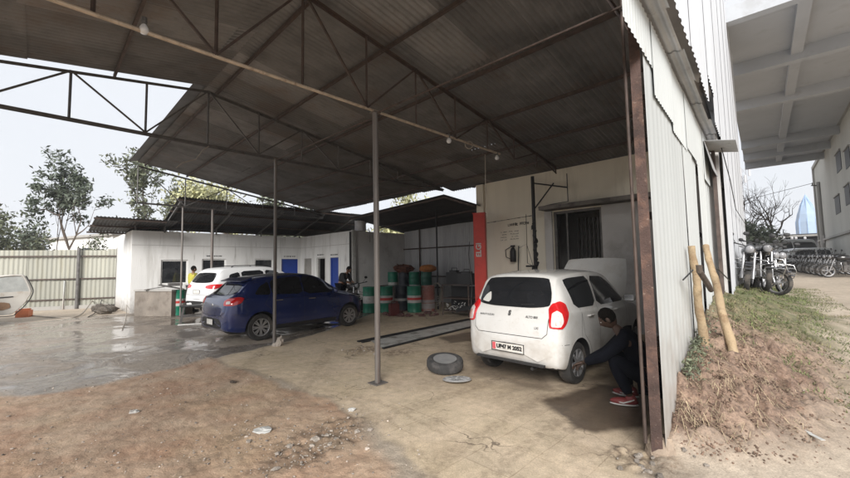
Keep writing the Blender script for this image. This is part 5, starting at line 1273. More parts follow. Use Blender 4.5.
# ------------------------------------------------------------------ stump at post foot
p = G(279, 346); mb = MB(); mb.ell(p+V3((0, 0, .06)), (.07, .06, .14), 9, 7, Matrix.Rotation(.3, 3, 'Y'), .2, rgj); mb.ell(p+V3((-.07, 0, .02)), (.08, .06, .05), 9, 6, None, .2, rgj)
TAG(mb.build('stone_chock', stone), 'small brown stone standing by the foot of the left pipe post', 'stone')
# ------------------------------------------------------------------ bamboo props by the tin wall
def onwall(px, py, s=.06): return ONP(px, py, Wp(0, s), WN)
def gterr(px, py):
    d = ray(px, py).normalized(); k = .5; o = V3((0, 0, CAMZ))
    while k < 400:
        q = o+d*k
        if q.z <= hz(q.x, q.y): return V3((q.x, q.y, hz(q.x, q.y)))
        k += .02 if q.length < 12 else .2
    return o+d*k
a = onwall(706, 246, .10); f1 = gterr(704, 346)
b = onwall(692, 246, .08); f2 = gterr(733, 354)
print('bamboo', a, f1, b, f2)
for (top, ft, rr_, lb) in ((b, f1, .04, 'debarked straight wooden prop on the left against the tin wall'), (a, f2, .043, 'debarked wooden prop on the right leaning across toward the mound')):
    mb = MB(); d = (top-ft); d2 = ft-d*.06; rq = random.Random(int(rr_*1e4)); NP = 22; mb.tube([d2+(ft+d-d2)*(i/NP)+V3((math.sin(i*.55+rr_*300)*.009+rq.uniform(-.002, .002), rq.uniform(-.002, .002), 0)) for i in range(NP+1)], [rr_*(1.16-.26*i/NP)*rq.uniform(.93, 1.08) for i in range(NP+1)], 14)
    for k in (.3, .55, .8): mb.ell(ft+d*k+V3((0, -rr_*.8, 0)), (.012, .01, .015), 6, 5)
    TAG(mb.build('wooden_prop', bamboo, None, 50), lb, 'wooden prop', 'wooden props at the tin wall')
mb = MB(); q0 = onwall(699, 265, .2); q1 = onwall(711, 290, .22); mb.tube([q0, q0+V3((0, 0, -.06)), (q0+q1)/2+V3((.02, 0, -.06)), q1], .028, 8); TAG(mb.build('branch_stub', bark), 'short dark curved branch between the two wooden props', 'branch')
mb = MB(); mb.tube([onwall(683, 280, .05), onwall(693, 270, .12)], .008, 5); mb.tube([onwall(717, 268, .3), onwall(730, 281, .3)], .008, 5); TAG(mb.build('tie_wire', wire), 'black wires tying the wooden props to the wall', 'wire')
q = gterr(811, 437); mb = MB(); mb.box(q+V3((0, 0, .012)), (.035, .22, .004), -.1); mb.box(q+V3((.0, .05, .02)), (.03, .1, .003), -.05); TAG(mb.build('paper_scrap', white_b), 'white strip of paper lying on the lane', 'paper')
# soil heap chunks, grass and small stones
rg = random.Random(21)
mb = MB()
for i in range(5200):
    t = rg.uniform(-.1, 3.9)*rg.random()**.3; s = abs(rg.gauss(0, .55))+.02
    if s > 1.6: continue
    p = Wp(t, s); h = hz(p.x, p.y)
    if h < .04+rg.random()*.1: continue
    r_ = rg.uniform(.002, .009)*(1 if rg.random() < .93 else 2.2); mb.tone = rg.uniform(.6, 1.5); mb.ell((p.x, p.y, h+r_*.1), (r_*1.2, r_, r_*.9), 6, 4, Matrix.Rotation(rg.uniform(0, 3), 3, 'Z'), .35, rg)
STR(mb.build('soil_clods', soilm), 'stuff', 'loose brown soil clods on the heap by the tin wall', 'soil')
mb = MB()
for i in range(2600):
    t = rg.uniform(.1, 4.5); s = abs(rg.gauss(0, .6))+.03
    p = Wp(t, s); h = hz(p.x, p.y)
    if h < .12 or s > 1.45: continue
    a = rg.uniform(0, 6.28); L_ = rg.uniform(.03, .12); e_ = V3((math.cos(a), math.sin(a), 0))*L_; q_ = p+e_; mb.tone = rg.uniform(.5, 1.3); w_ = V3((-e_.y, e_.x, 0)).normalized()*.0016
    a1 = V3((p.x, p.y, h+.012)); b1 = V3((q_.x, q_.y, hz(q_.x, q_.y)+rg.uniform(.006, .03))); mb.add([a1-w_, a1+w_, b1+w_, b1-w_], [(0, 1, 2, 3)])
STR(mb.build('straw', M('straw', (.42, .34, .22), .8, 0, .3, 9, tone=True)), 'stuff', 'dry straw strands strewn over the brown soil heap', 'straw')
mb = MB()
for i in range(42000):
    t = rg.uniform(1.2, 13); s = abs(rg.gauss(0, 1.0)) if rg.random() < .6 else rg.uniform(0, 2.2)
    if s > 1.85: continue
    p = Wp(t, s+.03); f = min(1, max(0, (t-1.4-.8*math.sin(s*5+t*3))/1.8))
    if rg.random() > f*(1 if s < 1.2 else 1-(s-1.2)/1.3): continue
    if vnoise(np.array(p.x*4.), np.array(p.y*4.)) < .34: continue
    h = hz(p.x, p.y); L_ = rg.uniform(.02, .07); a = rg.uniform(0, 6.28); w_ = .004+.003*rg.random()
    mb.tone = rg.uniform(.5, 1.9); c = V3((p.x, p.y, h-.005)); d = V3((math.cos(a), math.sin(a), 0)); tip = c+V3((math.cos(a+1.3)*L_*.8, math.sin(a+1.3)*L_*.8, L_*rg.uniform(.35, 1)))
    mb.add([c-d*w_, c+d*w_, tip], [(0, 1, 2)])
STR(mb.build('grass', grassm), 'stuff', 'sparse short dry grass on the bank beside the lane', 'grass')
mb = MB()
for i in range(700):   # weeds along the wall foot
    t = abs(rg.gauss(0, .9))+.6; s = abs(rg.gauss(0, .07))+.04; p = Wp(t, s); mb.tone = rg.uniform(.5, 1.6)
    mb.leafquad((p.x, p.y, hz(p.x, p.y)+rg.uniform(0, .14)), rg.uniform(.015, .04), rg)
STR(mb.build('wall_weeds', leaf_b), 'stuff', 'low pale weeds growing along the foot of the tin wall', 'weeds')
mb = MB()
for i in range(1900):
    k = rg.random()
    if k < .5: p = G(rg.uniform(-20, 420), rg.uniform(372, 500))
    elif k < .75:
        c = rg.choice(((320, 440), (345, 428), (300, 455), (365, 350), (262, 436), (310, 450))); p = G(c[0], c[1]); p = p+V3((rg.gauss(0, .2), rg.gauss(0, .22), 0))
    elif k < .88: p = G(rg.uniform(0, 220), rg.uniform(320, 400))
    else: p = Wp(rg.uniform(.1, 7), rg.uniform(.8, 3.2))
    p = V3((p.x, p.y, 0)); h = hz(p.x, p.y); r_ = abs(rg.gauss(0, .004))+.002
    if k > .5 and k < .75 and rg.random() < .12: r_ *= 2.6
    mb.tone = rg.uniform(.5, 1.5); mb.ell((p.x, p.y, h+r_*.3), (r_*1.3, r_, r_*.6), 6, 4, Matrix.Rotation(rg.uniform(0, 3), 3, 'Z'), .35, rg)
STR(mb.build('loose_stones', stone), 'stuff', 'small pale stones and rubble scattered over the yard floor', 'stones')
mb = MB()   # broken concrete at the foot of the rusty post
for i in range(20):
    p = V3((1.80+rg.gauss(0, .13), 3.05+rg.gauss(0, .10), 0)); r_ = rg.uniform(.008, .028); mb.tone = rg.uniform(.5, .9); mb.ell((p.x, p.y, hz(p.x, p.y)+r_*.4), (r_*1.2, r_, r_*.9), 7, 5, None, .3, rg)
STR(mb.build('broken_concrete', stone), 'stuff', 'broken concrete crumbs round the rusty post footing', 'rubble')
for i, (px, py, lb) in enumerate(((233, 383, 'dark twig piece on the red dirt'), (352, 411, 'tiny white wrapper beside the tyre track'), (262, 432, 'crumpled pale plastic bag lying on the dirt'), (134, 413, 'pale flat litter in the middle of the red dirt'))):
    p = G(px, py); mb = MB(); s_ = (.05, .04, .09, .05)[i]; mb.ell(p+V3((0, 0, hz(p.x, p.y)+.015)), (s_, s_*.7, .018), 10, 6, None, .35, rg); TAG(mb.build('litter', white_b if i else bark), lb, 'litter')
p = G(200, 379); mb = MB(); mb.ell(p+V3((0, 0, .02)), (.04, .05, .02), 8, 5, None, .3, rg)
# ------------------------------------------------------------------ motorcycles
def motorcycle(loc, rz, label, group, tank_m):
    rt = ROOT('motorcycle', label, 'motorcycle', loc, rz, group)
    B = lambda mb, n, m, p=rt, s=50: mb.build(n, m, p, s, world=False)
    def whl(x, n):
        Mx = Matrix.Rotation(math.pi/2, 4, 'X'); r = .3
        t = MB(); t.lathe([(r*.78, -.035), (r*.9, -.048), (r*.98, -.03), (r, 0), (r*.98, .03), (r*.9, .048), (r*.78, .035)], 32, Mx, True); o = B(t, n, tyre); o.location = (x, 0, r)
        m = MB(); m.lathe([(r*.79, -.03), (r*.79, .03), (r*.72, .025), (r*.72, -.025)], 32, Mx, True); m.lathe([(.05, -.05), (.05, .05)], 12, Mx)
        for k in range(5):
            a = k*2*math.pi/5; m.beam((.04*math.cos(a), 0, .04*math.sin(a)), (r*.74*math.cos(a+.2), 0, r*.74*math.sin(a+.2)), .035, .02, (0, 1, 0))
        B(m, 'rim', alloy, o)
        return o
    whl(0, 'rear_wheel'); whl(1.26, 'front_wheel')
    m = MB()
    for s in (-.09, .09): m.tube([(1.26, s, .3), (1.07, s, .85)], .022, 8)
    B(m, 'front_fork', alloy)
    m = MB(); prev = None
    for i in range(10):
        a = R(-10+i*17); m.tube([(1.26-.34*math.cos(a)*1, -.06, .3+.34*math.sin(a)), (1.26-.34*math.cos(a), .06, .3+.34*math.sin(a))], .022, 6)
    B(m, 'front_mudguard', tank_m)
    m = MB(); m.tube([(1.02, 0, .92), (.75, 0, .6), (.35, 0, .5), (0, -.08, .3)], .025, 8); m.tube([(1.0, 0, .85), (.55, .0, .7), (0, 0, .78), (-.3, 0, .8)], .03, 8); m.tube([(.3, .1, .5), (0, .1, .3)], .02, 6); B(m, 'frame', black)
    m = MB(); m.ell((.74, 0, .88), (.27, .15, .13), 16, 10); B(m, 'fuel_tank', tank_m, rt, 80)
    m = MB(); m.ell((.3, 0, .86), (.28, .13, .07), 14, 8); m.ell((-.08, 0, .88), (.24, .12, .06), 14, 8); B(m, 'seat', blackp, rt, 80)
    m = MB(); m.ell((-.3, 0, .75), (.2, .08, .1), 12, 8); m.box((.25, 0, .68), (.35, .2, .16)); B(m, 'tail_panel', tank_m, rt, 60)
    m = MB(); m.ell((-.45, 0, .8), (.05, .07, .05), 10, 6); B(m, 'tail_light', red_l, rt, 60)
    m = MB(); m.box((.62, 0, .42), (.3, .22, .26)); m.lathe([(.07, 0), (.09, .02), (.07, .04), (.09, .06), (.07, .08), (.09, .1), (.07, .12), (.08, .16), (0, .17)], 12, Matrix.Translation((.68, 0, .52))@Matrix.Rotation(.25, 4, 'Y')); m.lathe([(.1, -.13), (.1, .13)], 14, Matrix.Translation((.55, 0, .4))@Matrix.Rotation(math.pi/2, 4, 'X')); B(m, 'engine', steel_g)
    m = MB(); m.tube([(.7, -.1, .5), (.82, -.12, .3), (.5, -.14, .22), (.1, -.16, .28), (-.35, -.17, .36)], [.02, .02, .025, .045, .04], 10); B(m, 'exhaust', chrome)
    m = MB(); m.tube([(.93, -.36, 1.07), (1.0, -.2, 1.03), (1.04, 0, .97), (1.0, .2, 1.03), (.93, .36, 1.07)], .013, 8); hb_ = B(m, 'handlebar', blackp)
    for s in (-1, 1):
        m = MB(); m.tube([(.93, s*.36, 1.07), (.88, s*.42, 1.09)], .018, 8); B(m, 'grip', black, hb_)
        m = MB(); m.tube([(.97, s*.25, 1.05), (.98, s*.33, 1.2)], .006, 5); m.ell((.97, s*.34, 1.24), (.015, .06, .045), 10, 6); B(m, 'mirror', black)
    m = MB(); m.ell((1.13, 0, .93), (.09, .1, .11), 14, 10); hl = B(m, 'headlight', tank_m, rt, 80)
    m = MB(); m.ell((1.19, 0, .92), (.045, .075, .085), 12, 8); B(m, 'lens', M('bike_lens', (.25, .25, .26), .1, coords='obj'), hl, 80)
    m = MB()
    for s in (-1, 1):
        m.tube([(.92, s*.08, .72), (.98, s*.3, .7), (.98, s*.36, .55), (.94, s*.33, .38), (.8, s*.12, .33)], .012, 8)
        for zz in (.62, .5): m.tube([(.96, s*.12, zz), (.985, s*.34, zz)], .009, 6)
        m.tube([(-.05, s*.2, .75), (-.05, s*.24, .45), (.05, s*.22, .4)], .01, 6)
    B(m, 'crash_guard', chrome)
    m = MB(); m.tube([(.35, .1, .35), (.3, .28, .01)], .012, 6); B(m, 'side_stand', black)
    return rt
GM = 'motorcycles parked along the lane'
mcp = M('bike_paint_silver', (.1, .1, .11), .3, .4, .2, 8, (6, .6, .5, (.1, .1, .1)), coords='obj'); mcb = M('bike_paint_black', (.016, .016, .018), .25, 0, .2, 8, coords='obj', coat=1)
q = D(768, 262, 8.9); q.z = hz(q.x, q.y); az = R(206)      # front wheel near the camera
az_h = V3((math.sin(az), math.cos(az), 0)); o = q-az_h*1.26; 
mc = motorcycle((o.x, o.y, hz(o.x, o.y)), math.atan2(az_h.y, az_h.x), 'silver motorcycle with chrome crash guard, nearest beside the white cladding', GM, mcp)
mc.rotation_euler.y = -math.asin((hz(q.x, q.y)-hz(o.x, o.y))/1.26); mc.rotation_euler.x = R(-7)
for o_ in [x for x in COL.objects if x.parent is mc]:
    if o_.name.split('.')[0] in ('front_wheel', 'front_fork', 'front_mudguard', 'handlebar', 'mirror', 'headlight'):
        T_ = Matrix.Translation((1.1, 0, 0))@Matrix.Rotation(R(42), 4, 'Z')@Matrix.Translation((-1.1, 0, 0)); o_.matrix_basis = T_@o_.matrix_basis
mcd = motorcycle((0, 0, 0), 0, 'x', GM, mcb)
bpy.context.view_layer.update(); cm = child_map()
def place(root, px, py_guess, dist, az_, lb, src=None, lean=0):
    d = ray(px, 262); k = dist/math.hypot(d.x, d.y); x, y = d.x*k, d.y*k; a_ = R(az_); h_ = V3((math.sin(a_), math.cos(a_), 0)); o_ = V3((x, y, 0))-h_*.6
    if src is None: c = COPY(root, (o_.x, o_.y, hz(o_.x, o_.y)), math.atan2(h_.y, h_.x), lb, GM, cm)
    else: c = src; c.location = (o_.x, o_.y, hz(o_.x, o_.y)); c.rotation_euler = (0, 0, math.atan2(h_.y, h_.x)); c['label'] = lb
    c.rotation_euler.x = R(lean); return c
place(mcd, 757, 0, 11.6, 212, 'black motorcycle directly behind the silver one, turned to the lane', mcd, -6)
place(mcd, 750, 0, 13.4, 215, 'black motorcycle close to the white wall, behind the front pair', lean=-7)
place(mcd, 768, 0, 13.6, 205, 'black motorcycle standing furthest out in the left group', lean=-7)
place(mcd, 758, 0, 15.6, 215, 'black motorcycle at the back of the left group', lean=-7)
place(mcd, 744, 0, 11.2, 220, 'black motorcycle squeezed nearest the white wall in the left group', lean=-7)
place(mcd, 763, 0, 17.2, 210, 'black motorcycle far back in the left group before the hedge', lean=-7)
place(mcd, 748, 0, 16.4, 215, 'black motorcycle far back in the left group beside the wall', lean=-7)
for i, (px, dd_) in enumerate(((800, 34), (805, 33), (810, 32), (815, 31), (821, 29.5), (827, 28.5), (833, 27.5), (839, 26), (846, 25))):
    place(mcd, px, 0, dd_, -70+rg.uniform(-8, 8), ('leftmost', 'second from left', 'third from left', 'fourth from left', 'middle', 'sixth from left', 'seventh from left', 'eighth from left', 'rightmost')[i]+' motorcycle in the row along the right building', lean=-7)
# ------------------------------------------------------------------ far vehicles
def boxcar(name, lb, cat, px, dist, az_, L_, W_, H_, paint, bus=False):
    d = ray(px, 262); k = dist/math.hypot(d.x, d.y); a_ = R(az_); h_ = V3((math.sin(a_), math.cos(a_), 0)); c = V3((d.x*k, d.y*k, 0))-h_*L_/2
    sp = dict(L=L_, W=W_, rw=.31, rear=.75, front=L_-.8, paint=paint, crown=.02, tw=.18,
      top=[(0, H_*.62), (.05, H_*.72), (.15, H_*.9), (.3, H_*.98), (.8, H_), (L_*.55, H_), (L_*.68, H_*.93), (L_*.78, H_*.68), (L_*.9, H_*.6), (L_, H_*.38)] if not bus else [(0, H_*.8), (.05, H_*.93), (.2, H_), (L_*.8, H_), (L_*.9, H_*.88), (L_*.97, H_*.55), (L_, H_*.4)],
      belt=[(0, H_*.5), (.3, H_*.6), (L_*.8, H_*.55), (L_, H_*.33)], bot=[(0, .32), (.4, .25), (L_, .27)],
      wm=[(0, W_*.42), (.15, W_*.49), (.5, W_/2), (L_-.5, W_/2), (L_-.1, W_*.42), (L_, W_*.36)], wr=[(0, W_*.4), (.3, W_*.4), (L_*.6, W_*.4), (L_, W_*.33)])
    rt = ROOT(name, lb, cat, (c.x, c.y, hz(c.x, c.y)), math.atan2(h_.y, h_.x)); cc_ = Car(rt, sp); cc_.wheels(6)
    z0, z1 = H_*.63, H_*.9; x1 = L_*.66 if not bus else L_*.86
    cc_.patch([(.35, z0), (.4, z1), (L_*.3, z1+.03), (L_*.3, z0)], **S_, name='rear_side_glass', mat=glass, mir=True, res=.15, rnd_=1); cc_.patch([(L_*.33, z0), (L_*.33, z1+.03), (x1-.25, z1), (x1, z0)], **S_, name='front_side_glass', mat=glass, mir=True, res=.15, rnd_=1)
    cc_.patch([(-W_*.36, z0), (-W_*.33, z1), (W_*.33, z1), (W_*.36, z0)], **Rr, name='rear_window', mat=glass, res=.15, off=.01); cc_.patch([(-W_*.36, z0), (-W_*.33, z1), (W_*.33, z1), (W_*.36, z0)], **Car.FRONT, name='windscreen', mat=glass, res=.15, off=.01)
    for s in (-1, 1):
        m = MB(); m.box((.03, s*W_*.36, H_*.5), (.05, .14, .18)); m.build('tail_light', red_l, rt, world=False); m = MB(); m.box((L_-.06, s*W_*.3, H_*.36), (.08, .2, .12)); m.build('headlight', clear_l, rt, world=False)
    return rt
boxcar('white_van', 'long white van parked across the end of the lane', 'van', 790, 42, 75, 5.0, 1.9, 2.2, paint_w2, True)
boxcar('white_car', 'white car parked in front of the far van', 'car', 797, 38, -80, 3.9, 1.6, 1.45, paint_w2)
boxcar('red_car', 'small red car seen beyond the silver motorcycle', 'car', 786, 45, 70, 3.7, 1.55, 1.5, M('red_car_paint', (.35, .02, .02), .3, coords='obj', coat=1))
# ------------------------------------------------------------------ lane-side buildings
def wallbox(mb, P, A, B, h): mb.boxf(P, A, B, V3((0, 0, h)))
# right building: pale, tall, with small dark windows
e0 = D(821.5, 262, 36); e0.z = 0
rbld = ROOT('lane_building', 'tall pale rendered building along the right of the lane', 'building', tuple(e0))
zt_ = 10.3
def RB(k, s=0, z_=0): return e0-WT*k+WN*s+V3((0, 0, z_))
wins = []
for px, y0, y1 in ((839, 152, 172), (848, 148, 168), (838, 196, 214), (848, 185, 205)):
    for dx in (-1.6, 1.6): pass
    a = ONP(px-2.5, (y0+y1)/2, e0, WN); b = ONP(px+2.5, (y0+y1)/2, e0, WN); ka = (e0-a).dot(WT); kb = (e0-b).dot(WT)
    wins.append((min(ka, kb), max(ka, kb), ONP(px, y1, e0, WN).z, ONP(px, y0, e0, WN).z))
print('rb wins', wins)
mb = MB(); wallbox(mb, RB(0), -WT*24, WN*8, zt_); mb.build('wall', M('pale_render', (.42, .42, .39), .85, 0, .1, .5, [(.8, .55, .4, (.3, .3, .27))], .15, 20, streak=True), rbld)
for ka, kb, z0, z1 in wins:
    mb = MB(); mb.boxf(RB(kb, -.03, z0), WT*(kb-ka), WN*.1, V3((0, 0, z1-z0))); f_ = mb.build('window', black, rbld)
    mb = MB(); mb.boxf(RB(kb+.08, -.1, z1+.02), WT*(kb-ka+.16), WN*.15, V3((0, 0, .08))); mb.build('sill', conc, f_)
mb = MB(); mb.boxf(RB(24, -.15, 3.1), WT*24, WN*.2, V3((0, 0, .15))); mb.boxf(RB(24, -.12, zt_-.3), WT*24, WN*.2, V3((0, 0, .3))); mb.build('string_course', conc, rbld)
mb = MB(); mb.boxf(RB(.0, -.12, 0), -WT*.4, WN*.1, V3((0, 0, zt_))); mb.build('corner_pilaster', conc, rbld)
# concrete deck overhead with beams
dk = ROOT('concrete_deck', 'grey concrete slab with deep cross beams high above the lane', 'deck', tuple(Wp(20, 0)))
ZD = 10.0
deckm = M('deck_concrete', (.42, .44, .47), .85, 0, .08, .5, [(1, .56, .4, (.26, .26, .26))], .15, 20)
s0, s1 = .0, 18
def tdepth(px, py):
    d = ray(px, py); k = (ZD-CAMZ)/d.z; q = V3((d.x*k, d.y*k, 0)); return (q-W0).dot(WT)
tn, tf = tdepth(724, 14), tdepth(733, 166)
print('deck t', tn, tf)
mb = MB(); mb.boxf(Wp(tn, s0, ZD+.02), WT*(tf-tn), WN*(s1-s0), V3((0, 0, .4))); mb.build('slab', deckm, dk)
for k_, (px, py) in enumerate(((724, 14), (727, 70), (729, 106), (732, 145), (733, 157), (733, 166))):
    t_ = tdepth(px, py); mb = MB(); dp = .9; mb.boxf(Wp(t_-.0, s0, ZD-.5+.0), WT*-.35, WN*(s1-s0), V3((0, 0, .52))); mb.build('cross_beam', deckm, dk)
mb = MB(); mb.boxf(Wp(tn+.01, 2.0, ZD-.26), WT*(tf-tn-.02), WN*.35, V3((0, 0, .275))); mb.build('long_beam', deckm, dk)
for t_ in (tn+.2, tf-.6):
    mb = MB(); mb.boxf(Wp(t_, s1-1, 0), WT*.6, WN*.6, V3((0, 0, ZD-.5))); mb.build('pier', deckm, dk)
# dark building across the lane end
q0 = D(760, 262, 48); q1 = D(826, 262, 44); q0.z = q1.z = 0; e = q1-q0; en = V3((-e.y, e.x, 0)).normalized()
en = en if en.y > 0 else -en
eb = ROOT('end_building', 'low dark shuttered building across the end of the lane', 'building', tuple((q0+q1)/2))
mb = MB(); wallbox(mb, q0-e*.6, e*2.2, en*6, 1.6+24*46/380); mb.build('wall', M('dark_shutter', (.045, .045, .052), .7, 0, .2, 3, streak=True), eb)
mb = MB()
for i in range(26): mb.boxf(q0-e*.6+e*.085*i-en*.04, e*.004, en*.04, V3((0, 0, 3.6)))
mb.build('shutter_rib', steel_g, eb)
mb = MB(); mb.boxf(q0-e*.6-en*.8+V3((0, 0, 4.15)), e*2.2, en*.9, V3((0, 0, .2))); mb.build('parapet', conc, eb)
for i, px in enumerate((777, 784, 792, 796, 805)):
    q = D(px, 238, 44.5); mb = MB(); mb.ell(q, (.16, .1, .16), 8, 6); mb.tube([q, q+en*1.5], .02, 5); o = mb.build('lamp', M('white_lamp', (.6, .6, .62), .4), eb)
# blue spire
q = D(811, 262, 90); q.z = 0
def zz_(py, px=811, d_=90): return D(px, py, d_).z
sp_ = ROOT('blue_spire', 'pale blue pointed temple-like spire far beyond the lane end', 'spire', tuple(q))
w_ = 17*90/380/2
mb = MB(); mb.lathe([(w_, 0), (w_, zz_(222)), (w_*.86, zz_(214)), (w_*.5, zz_(205)), (w_*.22, zz_(200)), (w_*.05, zz_(196)), (0, zz_(193))], 8, Matrix.Translation(q)); mb.build('tower', bluetarp, sp_)
mb = MB()
for k in range(8):
    a = k*math.pi/4; mb.tube([q+V3((w_*math.cos(a), w_*math.sin(a), 0)), q+V3((w_*math.cos(a), w_*math.sin(a), zz_(222))), q+V3((w_*.5*math.cos(a), w_*.5*math.sin(a), zz_(205))), q+V3((0, 0, zz_(195)))], .12, 5)
mb.build('rib', M('spire_rib', (.3, .42, .62), .7), sp_)
# electric pole
q = D(825, 262, 33); q.z = 0; up = ROOT('electric_pole', 'tall concrete electric pole before the pale building corner', 'pole', tuple(q))
zt_p = D(821, 182, 33).z
mb = MB(); mb.tube([q+V3((0, 0, -.3)), q+V3((0, 0, zt_p))], [.2, .12], 10); mb.build('shaft', conc, up, 50)
mb = MB(); mb.beam(q+V3((-.6, 0, zt_p-.3)), q+V3((.6, .1, zt_p-.3)), .08, .08); mb.tube([q+V3((-.5, 0, zt_p-.3)), q+V3((-.5, 0, zt_p-.05))], .04, 6); mb.tube([q+V3((.5, 0, zt_p-.3)), q+V3((.5, 0, zt_p-.05))], .04, 6); mb.build('crossarm', steel_g, up)
mb = MB(); mb.box(q+V3((-.05, -.25, 3.2)), (.4, .2, .7)); mb.build('switch_box', grey_dr, up)
mb = MB(); mb.tube([q+V3((.1, 0, zt_p-.4)), q+V3((3, -3, zt_p-2.6)), q+V3((5, -8, zt_p-3))], .02, 5); mb.tube([q+V3((-.5, 0, zt_p-.1)), q+V3((-4, 2, zt_p-1)), q+V3((-9, 6, zt_p-.6))], .02, 5); mb.build('power_line', wire, up)
# telecom mast
q = D(748, 262, 110); q.z = 0; tm = ROOT('telecom_mast', 'thin lattice telecom mast in the haze behind the bare tree', 'mast', tuple(q)); H_ = D(748, 168, 110).z; mb = MB()
for sx, sy in ((-1, -1), (1, -1), (1, 1), (-1, 1)): mb.tube([q+V3((sx*1.5, sy*1.5, 0)), q+V3((sx*.7, sy*.7, H_))], .09, 5)
for i in range(14):
    z0 = H_*i/14; z1 = H_*(i+1)/14; r0 = 1.5-.8*i/14; r1 = 1.5-.8*(i+1)/14
    mb.tube([q+V3((-r0, -r0, z0)), q+V3((r1, -r1, z1))], .05, 4); mb.tube([q+V3((r0, -r0, z0)), q+V3((-r1, -r1, z1))], .05, 4)
mb.build('lattice', M('mast_grey', (.3, .3, .32), .6), tm)
for i in range(3):
    mb = MB(); mb.box(q+V3(((-1.3, 1.3, 0)[i], -1.2, H_-1.5-(i == 2)*2)), (.5, .3, 2.2)); mb.build('antenna', M('antenna_white', (.5, .5, .52), .5), tm)
# ------------------------------------------------------------------ trees
def tree(name, label, loc, h, r, leafm, nleaf, lsize, seed, trunk_r=.15, crown0=.35, bare=False, group=None, levels=4, spread=.55, clump=.35, th=None):
    rg = random.Random(seed); rt = ROOT(name, label, 'tree' if name != 'bush' else 'bush', tuple(loc), 0, group); L0 = V3(loc)
    mb = MB(); tips = []
    def br(p, d, ln, rad, lv):
        n = 4; pts = [p]; q = p; dd = d.copy()
        for i in range(n):
            dd = (dd+V3((rg.uniform(-.2, .2), rg.uniform(-.2, .2), rg.uniform(-.05, .15)))).normalized(); q = q+dd*ln/n; pts.append(q)
        mb.tube(pts, [rad*(1-.45*i/n) for i in range(n+1)], 6 if rad > .03 else 4)
        if lv <= 1: tips.extend(pts[1:])
        if lv == 0: return
        k = rg.choice((2, 3, 3)) if lv < levels else 4
        for i in range(k):
            a = rg.uniform(0, 6.28); sp = spread*rg.uniform(.6, 1.4); side = Matrix.Rotation(a, 3, dd)@dd.orthogonal().normalized()
            nd = (dd+side*sp*1.3).normalized(); st = pts[rg.choice((2, 3, 4))] if i else pts[-1]
            br(st, nd, ln*rg.uniform(.6, .82), rad*.55, lv-1)
    br(L0+V3((0, 0, -.2)), V3((rg.uniform(-.05, .05), 0, 1)), h*crown0, trunk_r, levels)
    zs = [t.z for t in tips]; mz = max(zs)-L0.z; mr = max(math.hypot(t.x-L0.x, t.y-L0.y) for t in tips)
    fz = h*.95/mz; fr = r/mr
    tf = lambda p: V3((L0.x+(p[0]-L0.x)*fr, L0.y+(p[1]-L0.y)*fr, L0.z+(p[2]-L0.z)*fz))
    mb.v = [tuple(tf(p)) for p in mb.v]; mb.build('trunk', bark, rt, 60)
    if not bare:
        lb = MB(); tips = [tf(t) for t in tips]; tone = {}
        for i in range(nleaf):
            j = rg.randrange(len(tips)); t = tips[j]
            if j % 7 == 3: continue
            lb.tone = tone.setdefault(j//5, rg.uniform(.55, 1.5))*rg.uniform(.75, 1.3); c = clump
            lb.leafquad(t+V3((rg.gauss(0, c), rg.gauss(0, c), rg.gauss(0, c*.8))), lsize*rg.uniform(.6, 1.4), rg)
        lb.build('crown', leafm, rt)
    return rt
q = D(65, 300, 21); q.z = 0
tree('leafy_tree', 'lone tree with sparse leafy crown rising behind the tin fence', q, D(65, 146, 21).z, 2.0, leaf_a, 3600, .16, 6, .15, .3, spread=.75, clump=.15, levels=5)
q = D(5, 300, 24); q.z = 0; tree('bush', 'dark low tree mass behind the fence at the left edge', q, D(5, 208, 24).z, 3.3, leaf_b, 5000, .18, 8, .14, .3, clump=.35)
q = D(44, 300, 27); q.z = 0; tree('bush', 'grey green shrub behind the fence left of the lone tree trunk', q, D(40, 232, 27).z, 2.2, leaf_b, 3500, .18, 9, .1, .3, clump=.3)
q = D(84, 300, 20); q.z = 0; tree('bush', 'small bush by the lone tree trunk above the fence top', q, D(84, 234, 20).z, 1.0, leaf_b, 1500, .12, 10, .08, .3, clump=.2)
q = D(150, 300, 26); q.z = 0; tree('leafy_tree', 'pale thin tree behind the verandah canopy peak', q, D(150, 140, 26).z, 2.6, leaf_b, 2600, .2, 12, .14, .4, clump=.2)
q = D(232, 300, 27); q.z = 0; tree('leafy_tree', 'yellow green tree showing between main roof and verandah canopy', q, D(232, 182, 27).z, 4.2, leaf_y, 5200, .2, 14, .18, .35, clump=.4)
q = D(285, 300, 30); q.z = 0; tree('leafy_tree', 'pale tree right of the yellow green one behind the canopy', q, D(285, 192, 30).z, 3.8, leaf_b, 6000, .22, 15, .18, .35, clump=.4)
q = D(425, 300, 24); q.z = 0; tree('leafy_tree', 'yellow leaved tree behind the gabled back canopy', q, D(425, 182, 24).z, 3.2, leaf_y, 5200, .2, 16, .18, .35, clump=.35)
for i, (px, dd_, py, r_) in enumerate(((752, 30, 178, 4.2), (775, 33, 186, 4.4), (742, 26, 196, 2.6))):
    q = D(px, 262, dd_); q.z = hz(q.x, q.y); tree('bare_tree', ('bare branched tree left of the blue spire', 'wide bare tree nearest the blue spire', 'small bare tree close to the white wall corner')[i], q, D(px, py, dd_).z, r_, leaf_b, 10, .1, 30+i, .16, .3, bare=True, levels=5, spread=.6)
q = D(752, 262, 24); q.z = hz(q.x, q.y); tree('bush', 'dark hedge mass behind the parked motorcycles', q, 3.0, 2.0, leaf_a, 4200, .16, 41, .1, .3, clump=.3)
